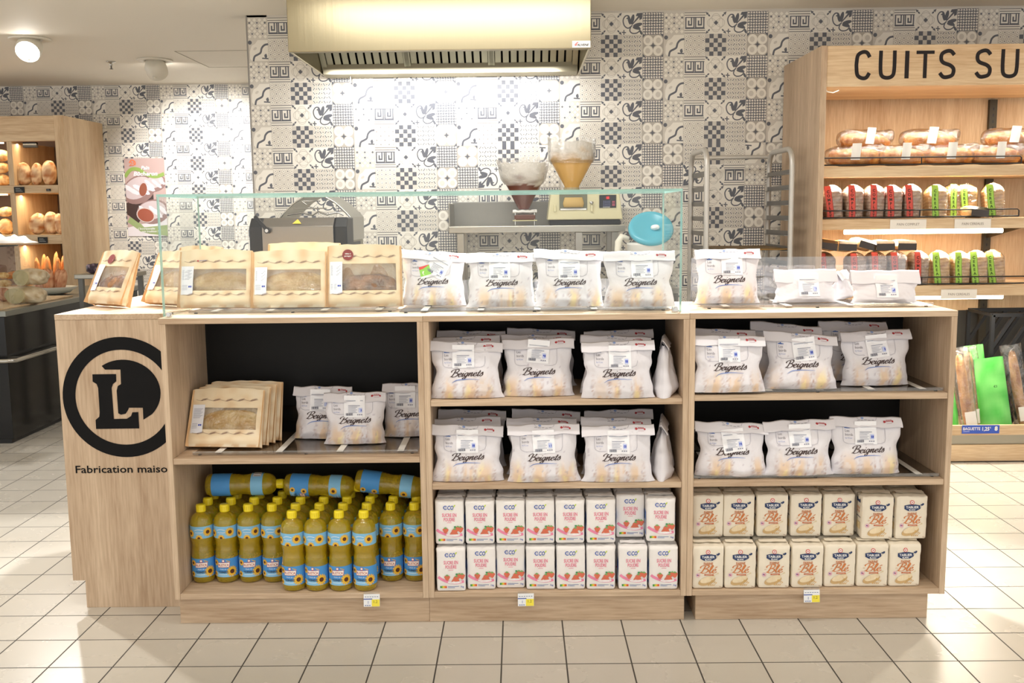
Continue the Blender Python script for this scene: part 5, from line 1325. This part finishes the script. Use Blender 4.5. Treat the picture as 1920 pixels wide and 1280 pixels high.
rb('lower_back', mat('grey_back', '#45423d', .4, .3), SX+.0005, SE, SY1-.03, SY1-.001, .1, .7595)
a = Art()
STK = {'C': [[(.95, .8), (.75, .98), (.45, 1.0), (.14, .88), (.06, .6), (.06, .4), (.14, .12), (.45, .0), (.75, .02), (.95, .2)]],
       'U': [[(.06, 1.05), (.06, .35), (.16, .08), (.5, -.0), (.84, .08), (.94, .35), (.94, 1.05)]],
       'S': [[(.93, .85), (.72, .99), (.45, 1.0), (.15, .9), (.1, .7), (.25, .56), (.7, .45), (.92, .3), (.85, .08), (.5, .0), (.25, .02), (.04, .17)]]}
hz0, hh = 2.046, .131
def letter(ch, px0, px1):
    x0 = at(px0, 122, Y=5.29).x; x1 = at(px1, 122, Y=5.29).x; w = x1-x0; th = .0195
    if ch == 'I': a.rect(x0, hz0-.004, x1, hz0+hh+.004, INK); return
    if ch == 'T': a.rect(x0, hz0+hh-.013, x1, hz0+hh+.004, INK); a.rect((x0+x1)/2-th/2, hz0-.004, (x0+x1)/2+th/2, hz0+hh-.01, INK); return
    if ch == 'R': a.rect(x0, hz0-.004, x0+th, hz0+hh+.004, INK); a.line([(x0, hz0+hh-.005), (x0+w*.6, hz0+hh-.005), (x0+w*.9, hz0+hh*.8), (x0+w*.6, hz0+hh*.5), (x0, hz0+hh*.48)], th, INK, 1, 4); a.line([(x0+w*.5, hz0+hh*.5), (x1, hz0)], th, INK, 1); return
    for st in STK[ch]: a.line([(x0+th*.4+q[0]*(w-th*.8), hz0+q[1]*hh) for q in st], th, INK, 1, 6)
for wd_ in ((('C', 1602, 1635), ('U', 1647, 1682), ('I', 1697, 1705), ('T', 1718, 1752), ('S', 1759, 1794)), (('S', 1827, 1862), ('U', 1876, 1912), ('R', 1926, 1960))):
    a = Art()
    for ch, q0, q1 in wd_: letter(ch, q0, q1)
    a.emit(MB(), lambda u, v, l: (u-SX, .0034-l, v)).build('lettering', MATS['vinyl_print'], hd)
SH = ((1.542, 1.597), (1.264, 1.320), (.905, .962))
for z0, z1 in SH: rb('shelf_board', WW_X, SX+.0005, SE, SY0+.05, SY1-.031, z0, z1)
for x in (2.79, 1.625):
    k = MB(); k.box((x-.022 if x > 2 else x-.01)-SX, x+.022-SX, SY1-.055-SY0, SY1-.0305-SY0, .1, 2.0)
    for j in range(34 if x > 2 else 0): k.add([(2.786-SX, SY1-.0556-SY0, .75+j*.036), (2.794-SX, SY1-.0556-SY0, .75+j*.036), (2.794-SX, SY1-.0556-SY0, .766+j*.036), (2.786-SX, SY1-.0556-SY0, .766+j*.036)], [(0, 1, 2, 3)], mi=1)
    k.build('upright', [mat('upright_dark', '#4a4438', .5, .4), BPLAS], t)
for z in (1.2635, .9045):
    k = MB(); k.prism([(2.81-SX+.0, 0), (2.81-SX, -.1)], 0, 0) if 0 else None
    k.add([(2.786-SX, SY1-.056-SY0, z), (2.786-SX, SY0+.25-SY0, z), (2.786-SX, SY1-.056-SY0, z-.07), (2.794-SX, SY1-.056-SY0, z), (2.794-SX, SY0+.25-SY0, z), (2.794-SX, SY1-.056-SY0, z-.07)], [(0, 1, 2), (5, 4, 3), (0, 3, 4, 1), (1, 4, 5, 2), (2, 5, 3, 0)])
    k.build('bracket', MATS['upright_dark'], t)
def wire_rail(z, x1, y=SY0+.055):
    k = MB(); x0 = SX+.004-SX; X1 = x1-SX; yy = y-SY0
    k.tube([(x0, yy, z+.008), (X1, yy, z+.008)], .004, n=6); k.tube([(x0, yy, z+.045), (X1-.008, yy, z+.045), (X1, yy, z+.037), (X1, yy, z+.006)], .0035, n=6)
    for x in (.5*(x0+X1), ): k.tube([(x, yy, z+.006), (x, yy, z+.045)], .003, n=6)
    k.build('wire_rail', BPLAS, t)
wire_rail(1.597, 2.66); wire_rail(1.32, 2.662); wire_rail(.962, 2.715)
TUBE = mat('tube_glow', '#fff6e2', .4, emit='#fff0d0', es=16)
for z, xa, xb in ((1.25, 1.76, 2.61), (.893, 1.9, 2.63)):
    k = MB(); k.tube([(xa-SX, .12, z), (xb-SX, .12, z)], .0125, n=12); k.build('light_tube', TUBE, t)
    area('shelf_tube_light', ((xa+xb)/2, SY0+.14, z-.018), xb-xa, 12, (1, .93, .8), sy=.03)
area('shelf_tube_light', (3.15, SY0+.06, 2.0), .8, 6, (1, .93, .8), sy=.03)
area('shelf_tube_light', (2.15, SY0+.06, 2.0), .9, 7, (1, .93, .8), sy=.03)
area('shelf_tube_light', (2.2, SY0+.12, 1.53), 1.1, 8, (1, .93, .8), sy=.03)
k = MB(); k.tube([(1.63-SX, .1, 2.002), (1.64-SX, .1, 1.99), (1.67-SX, .1, 1.985), (1.70-SX, .1, 1.997)], .003, n=6); k.build('loose_cable', mat('cable_white', '#eeeeea', .4), t)
def sign(px, py, text, label):
    p = at(px, py, Y=SY0+.045); a = Art(); a.text(text, 0, -.007, .0125, C('#8a8078'), 1, width=.115 if 'CER' in text else .12)
    k = MB(); k.box(-.096, .096, 0, .003, -.026, .026, C('#efe9e0')); k.box(-.096, .096, -.0004, .0001, .023, .026, C('#c9c2b8')); a.emit(k, lambda u, v, l: (u, -.0004-l, v))
    tag(k.build('shelf_sign', PRINT, None, loc=p), label, 'sign', 'paper signs on the shelf edges')
sign(1703, 420, 'PAIN COMPLET', 'white shelf edge sign reading PAIN COMPLET')
sign(1824, 419, 'PAIN CEREALES', 'white shelf edge sign reading PAIN CEREALES on the upper of two shelves')
sign(1798, 551, 'PAIN CEREALES', 'white shelf edge sign reading PAIN CEREALES on the lowest shelf edge')

# wrapped loaves
def wrapped_loaf(word, col, dark, light, seed, dark_end=False):
    t = thing('wrapped_loaf', 'x', 'wrapped bread'); W_, D_, H_ = .098, .13, .175
    b = MB()
    def P(u, v):
        th = 2*PI*u; q = v; cx, sy = math.cos(th), math.sin(th); rr = lambda c, e: math.copysign(abs(c)**e, c)
        top = min(1, (1.0-q)*4.2+.02)**.45 if q > .76 else 1
        return (W_/2*rr(cx, .45)*top*(.93+.1*q), D_/2*rr(sy, .45)*top, H_*q+.002)
    b.grid(P, 32, 20, colfn=lambda u, v: mixc(C(dark), C(light), .5+.8*nz(u*14+seed, v*9)+(.35 if int(v*20+u*2) % 2 else -.2)), wrap=True)
    b.lathe([(0, .002), (.03, .002)], 8); b.build('loaf', BREAD, t)
    f = MB(); f.grid(lambda u, v: (P(u, v)[0]*1.06, P(u, v)[1]*1.05, P(u, v)[2]*1.025+.0), 32, 14, wrap=True)
    f.build('clear_wrapper', FILMB, t)
    k = MB(); bw = .036; a = Art()
    def bd(u, v, l):      # band down the front left
        return (-.026+u+.004*math.sin(v*20+seed), -D_/2*1.06-.0015-l-.001*math.cos(u*40)+(max(0, v-.135)/.05)**2*.02, v)
    k.grid(lambda u, v: bd(-bw/2+bw*u, .003+.172*v, 0), 4, 18, col)
    for e in (-1, 1): k.grid(lambda u, v: bd(e*bw*.45-.0006+.0012*u, .003+.172*v, .0004), 1, 14, C('#3a3a2c'))
    for i, ch in enumerate(word): a.text(ch, 0, .137-i*.0215, .0145, C('#43281f') if word[0] == 'C' and word[1] == 'O' else C('#40601f'), 2, bold=.035)
    a.emit(k, bd); k.build('name_band', PRINT, t)
    return t
RED, GRN = C('#d8564a'), C('#a9d65a')
LC = wrapped_loaf('COMPLET', RED, '#8a5f45', '#cfae90', 1); LG = wrapped_loaf('CEREALES', GRN, '#b87c42', '#e9c48a', 2)
GW = 'wrapped sliced loaves on the right shelves'
def shelf_px(px, z, Y): return at(px, 400, Y=Y).x
r1 = [('C', 1535, 0, .1, 'red banded COMPLET loaf on the second shelf, half hidden by the side panel'), ('C', 1562, -9, 0, 'red banded COMPLET loaf with a twisted band on the second shelf'), ('C', 1596, 2, 0, 'red banded COMPLET loaf on the second shelf, just right of the tilted one'),
      ('C', 1634, 5, 0, 'red banded COMPLET loaf on the second shelf, above the left edge of its paper sign'), ('C', 1669, 0, 0, 'red banded COMPLET loaf on the second shelf, fourth of the straight row'), ('C', 1705, -2, 0, 'red banded COMPLET loaf on the second shelf, next to the green banded loaves'),
      ('G', 1752, 0, 0, 'green banded CEREALES loaf on the second shelf, next to the red banded ones'), ('G', 1783, 4, .06, 'green banded CEREALES loaf on the second shelf, set back between two others'), ('G', 1811, -6, .05, 'green banded CEREALES loaf on the second shelf behind the lying pack'), ('G', 1862, -9, 0, 'tilted green banded CEREALES loaf at the right end of the second shelf')]
for c, px, tl, dy, lab in r1:
    Y = SY0+.14+dy; place(LC if c == 'C' else LG, (shelf_px(px, 0, Y), Y, 1.3205+(.004 if tl else 0)), lab, (0, R_(tl*.5), R_(tl)), GW)
r3 = [('C', 1548, 0, .05, 'red banded COMPLET loaf on the third shelf, behind the clear tray at its left end'), ('C', 1606, 0, 0, 'red banded COMPLET loaf on the third shelf, second from the left'), ('C', 1643, 2, 0, 'red banded COMPLET loaf on the third shelf, third from the left'), ('C', 1683, -2, 0, 'red banded COMPLET loaf on the third shelf, fourth from the left'), ('C', 1722, 3, -.0, 'red banded COMPLET loaf on the third shelf, nearest the green banded ones'),
      ('G', 1765, -6, 0, 'green banded CEREALES loaf on the third shelf, next to the red banded ones'), ('G', 1801, 0, 0, 'green banded CEREALES loaf on the third shelf, standing straight'), ('G', 1836, -7, 0, 'green banded CEREALES loaf on the third shelf, leaning, second from the right'), ('G', 1870, -11, .02, 'green banded CEREALES loaf leaning at the right end of the third shelf')]
for c, px, tl, dy, lab in r3:
    Y = SY0+.14+dy; place(LC if c == 'C' else LG, (shelf_px(px, 0, Y), Y, .9625+(.004 if tl else 0)), lab, (0, R_(tl*.5), R_(tl)), GW)
# loaves with dark end labels lying on top of the third row
def dark_pack(seed):
    t = thing('lying_loaf', 'x', 'wrapped bread'); b = MB(); ovoid(b, (0, .02, .03), .055, .08, .032, seed, '#c98d52', '#f2d6a2', pw=.4); b.build('loaf', BREAD, t)
    k = MB(); k.grid(lambda u, v: (.05*(2*u-1), -.064-.006*math.cos((2*u-1)*1.4), .006+.036*v), 10, 3, C('#3a3028')); k.grid(lambda u, v: (.05*(2*u-1), -.064+.02*v-.002, .042+.016*v), 10, 2, C('#3a3028')); k.build('dark_label', PRINTG, t); return t
DP = dark_pack(5)
for i, (px, rz, ry) in enumerate(((1549, -8, 16), (1583, 3, 4), (1616, 10, 26), (1655, 0, 0), (1695, 0, 2))):
    Y = SY0+.15; place(DP, (shelf_px(px, 0, Y), Y, .9625+.181+(.01 if i in (0, 2) else .002)), 'lying loaf with a dark label on top of the third row, %s' % ('leftmost', 'second from the left', 'in the middle', 'second from the right', 'rightmost')[i], (0, R_(ry*.6), R_(rz)), 'loaves lying on the third row')
p = at(1826, 400, Y=SY0+.09); place(DP, (p.x, SY0+.105, 1.3215), 'round loaf with a dark label lying before the green banded loaves on the second shelf', (0, R_(6), R_(8)), 'loaves lying on the third row'); [o for o in bpy.data.objects if o.get('label', '').startswith('round loaf with a dark label lying')][0]['group'] = 'wrapped sliced loaves on the right shelves'
k = 0
# long bagged loaves on the top shelf
def bagged(seed, L=.3):
    t = thing('bagged_loaf', 'x', 'wrapped bread'); b = MB(); ovoid(b, (0, 0, .042), L/2, .048, .042, seed, '#b8621f', '#f0b060', pw=.42, slash=5); b.build('loaf', BREAD, t)
    f = MB(); f.grid(lambda u, v: ((L/2+.03)*-math.cos(PI*v), .056*math.sin(PI*v)**.45*math.cos(2*PI*u)*(1+.08*nz(u*8, v*9, seed)), .05+.05*math.sin(PI*v)**.45*math.sin(2*PI*u)*(1+.12*nz(u*9+seed, v*9))+.03*max(0, -math.cos(PI*v))**3), 28, 22, wrap=True); f.build('clear_bag', FILMB, t)
    k = MB(); k.grid(lambda u, v: (-.035+.055*u+.01*v, -.058-.003*math.sin(u*3), .03+.075*v), 4, 4, C('#f3f1ec')); k.build('white_label', PRINT, t); return t
BG_ = [bagged(s) for s in (1, 2)]
GT = 'bagged loaves on the top right shelf'
for i, (px, dy, dz, rz, lab) in enumerate(((1602, 0, .0, -8, 'bagged long loaf at the left end of the top right shelf'), (1690, .0, .0, 4, 'bagged long loaf on the top right shelf, second from the left'), (1778, 0, 0, -4, 'bagged long loaf in the middle of the top right shelf'), (1866, 0, 0, 3, 'bagged long loaf on the top right shelf, left of the black upright'), (1953, .0, 0, -6, 'bagged long loaf at the right edge of the photo on the top shelf'),
        (1620, .05, .085, 8, 'bagged long loaf lying on the others at the left of the top right shelf'), (1740, .06, .085, -5, 'bagged long loaf lying on the others in the middle of the top right shelf'), (1895, .05, .085, -10, 'bagged long loaf lying on the others at the right of the top right shelf'))):
    Y = SY0+.13+dy; place(BG_[i % 2], (at(px, 280, Y=Y).x, Y, 1.5975+dz), lab, (0, R_(0 if dz == 0 else 3), R_(rz)), GT, (.86, 1.15, 1.15))

# baguette bin
t = thing('baguette_bin', 'low oak bin of baguettes with a blue price strip, below the right shelves', 'bin', (2.2, 5.3, 0))
def bb(name, m, a, b, c, d, e, f, bev=.002):
    k = MB(); k.box(a-2.2, b-2.2, c-5.3, d-5.3, e, f); return k.build(name, m, t, bevel=bev)
bb('front_board', WW_X, SX+.002, SE, 5.292, 5.31, .150, .205); bb('metal_band', mat('band_steel', '#a39c8c', .35, .7), SX+.002, SE, 5.305, 5.32, .097, .1495); bb('lower_board', WW_X, SX+.002, SE, 5.292, 5.31, .006, .0965)
bb('bin_floor', WW_X, SX+.002, SE, 5.3205, 5.96, .1, .115); bb('kick_base', BPLAS, SX+.02, SE, 5.33, 5.95, 0, .0995)
p0 = at(1804, 797, Y=5.29); p1 = at(1873, 812, Y=5.29); a = Art(); w_, h_ = p1.x-p0.x, p0.z-p1.z
a.text('BAGUETTE', w_*.025, h_*.42, h_*.34, WHITE, 2, 'l', width=w_*.46, bold=.02); a.text('1,25', w_*.54, h_*.36, h_*.42, WHITE, 2, 'l', width=w_*.19, bold=.03); a.text('€', w_*.755, h_*.6, h_*.2, WHITE, 2); a.text('8', w_*.91, h_*.36, h_*.48, WHITE, 2, bold=.05); a.rect(w_*.03, h_*.22, w_*.2, h_*.28, C('#c2cdf2'), 2)
k = MB(); k.box(0, w_, 0, .003, 0, h_, C('#3b5cc4')); a.emit(k, lambda u, v, l: (u, -.0004-l, v)); k.build('price_strip', PRINT, t, loc=(p0.x-2.2, -.0125, p1.z))
GP = mat('green_paper', attr=True, rough=.5, bump=(10, .3, (1, 1, 1)))
def paper_sleeve(px0, px1, pyt, label, seed, Y=5.42, lean=8, dy=0):
    xa = at(px0, 720, Y=Y).x; xb = at(px1, 720, Y=Y).x; zt_ = at(px0, pyt, Y=Y).z; w = xb-xa; h = zt_-.116; k = MB()
    def P(u, v):
        th = 2*PI*u; return (w/2*math.cos(th)*(1-.06*v), .034*math.sin(th)*(1-.8*v)*(1+.3*nz(u*6, v*6, seed)), h*v+.004*nz(u*4, v)*(v > .9))
    k.grid(P, 28, 18, colfn=lambda u, v: mixc(C('#4fb94b'), C('#80d873'), .5+nz(u*8+seed, v*5)*1.2), wrap=True)
    o = k.build('baguette_sleeve', GP, None, loc=((xa+xb)/2, Y+dy, .1165)); o.rotation_euler = (R_(-lean), R_(-6), 0)
    a = Art(); a.text('€3', 0, 0, .012, C('#2d5a30'), 1, bold=.02); j = MB(); a.emit(j, lambda u, v, l: (.01+u, -.034*(1-.8*.6)*1.25-.004, h*.62+v)); 
    j.build('print', PRINT, o)
    return tag(o, label, 'bread bag', 'green paper baguette sleeves')
paper_sleeve(1845, 1905, 672, 'wide bright green paper sleeve in the middle of the baguette bin', 1)
paper_sleeve(1826, 1866, 648, 'tall green paper sleeve behind the wide one in the bin', 2, Y=5.52, lean=6)
paper_sleeve(1812, 1846, 672, 'green paper sleeve behind the wrapped baguettes in the bin', 3, Y=5.53, lean=10)
paper_sleeve(1785, 1803, 668, 'green paper sleeve at the left of the bin, mostly behind the counter', 4, Y=5.5, lean=6)
def clear_bag(px, label, seed, tilt, Y=5.37):
    t = thing('bagged_baguette', label, 'baguette', (at(px, 790, Y=Y).x, Y, .1165), group='baguettes in clear bags in the bin', rot=(R_(-7), R_(tilt), 0)); b = MB()
    ovoid(b, (0, 0, .24), .22, .026, .028, seed, '#a8642c', '#e4b074', rot=Matrix.Rotation(R_(90), 3, 'Y'), pw=.4, slash=8); b.build('baguette', BREAD, t)
    f = MB(); f.grid(lambda u, v: ((.045+.015*v)*math.cos(2*PI*u), .036*math.sin(2*PI*u), .5*v+.001), 20, 14, wrap=True); f.build('clear_bag', FILMB, t)
    k = MB(); k.grid(lambda u, v: (-.03+.06*u, -.039-.004*math.sin(3*u), .07+.08*v), 4, 3, C('#f3f1ec')); k.build('white_label', PRINT, t)
clear_bag(1822, 'baguette in a clear bag with white label, left one in the bin', 3, -8); clear_bag(1842, 'baguette in a clear bag with white label, right one in the bin', 4, -10, 5.46)
clear_bag(1922, 'baguette in a clear bag right of the wide green sleeve', 5, -9, 5.5)
# black lattice basket
t = thing('lattice_divider', 'black lattice metal rack standing in the bin at the right edge', 'rack', (2.85, 5.55, .1165))
for s_, y in ((0, 0), (1, .3)):
    k = MB(); x0, x1, z0, z1 = -.2, .26, .0, .66
    k.bar((x0, y, z1), (x1, y, z1), .02); k.bar((x0, y, z0+.01), (x1, y, z0+.01), .02); k.bar((x0, y, z0), (x0, y, z1), .02); k.bar((x1, y, z0), (x1, y, z1), .02)
    for i in range(-4, 6):
        xa = x0+i*.1; za = z0; xb = xa+.42; zb = z1
        if xa < x0: za = z0+(x0-xa)/(xb-xa)*(z1-z0); xa_ = x0
        else: xa_ = xa
        if xb > x1: zb = z0+(x1-xa)/(xb-xa)*(z1-z0); xb_ = x1
        else: xb_ = xb
        if xb_ > xa_+.02: k.bar((xa_, y, za), (xb_, y, zb), .018, .016, up=(0, 1, 0))
    k.build('lattice_panel', BPLAS, t)
k = MB(); k.bar((-.02, -.02, .67), (.12, -.02, .3), .022, .008, up=(0, 1, 0)); k.build('flat_strut', STEEL, t)
for x in (-.2, .26): MB().bar((x, .011, .66), (x, .289, .66), .016).build('top_bar', BPLAS, t)
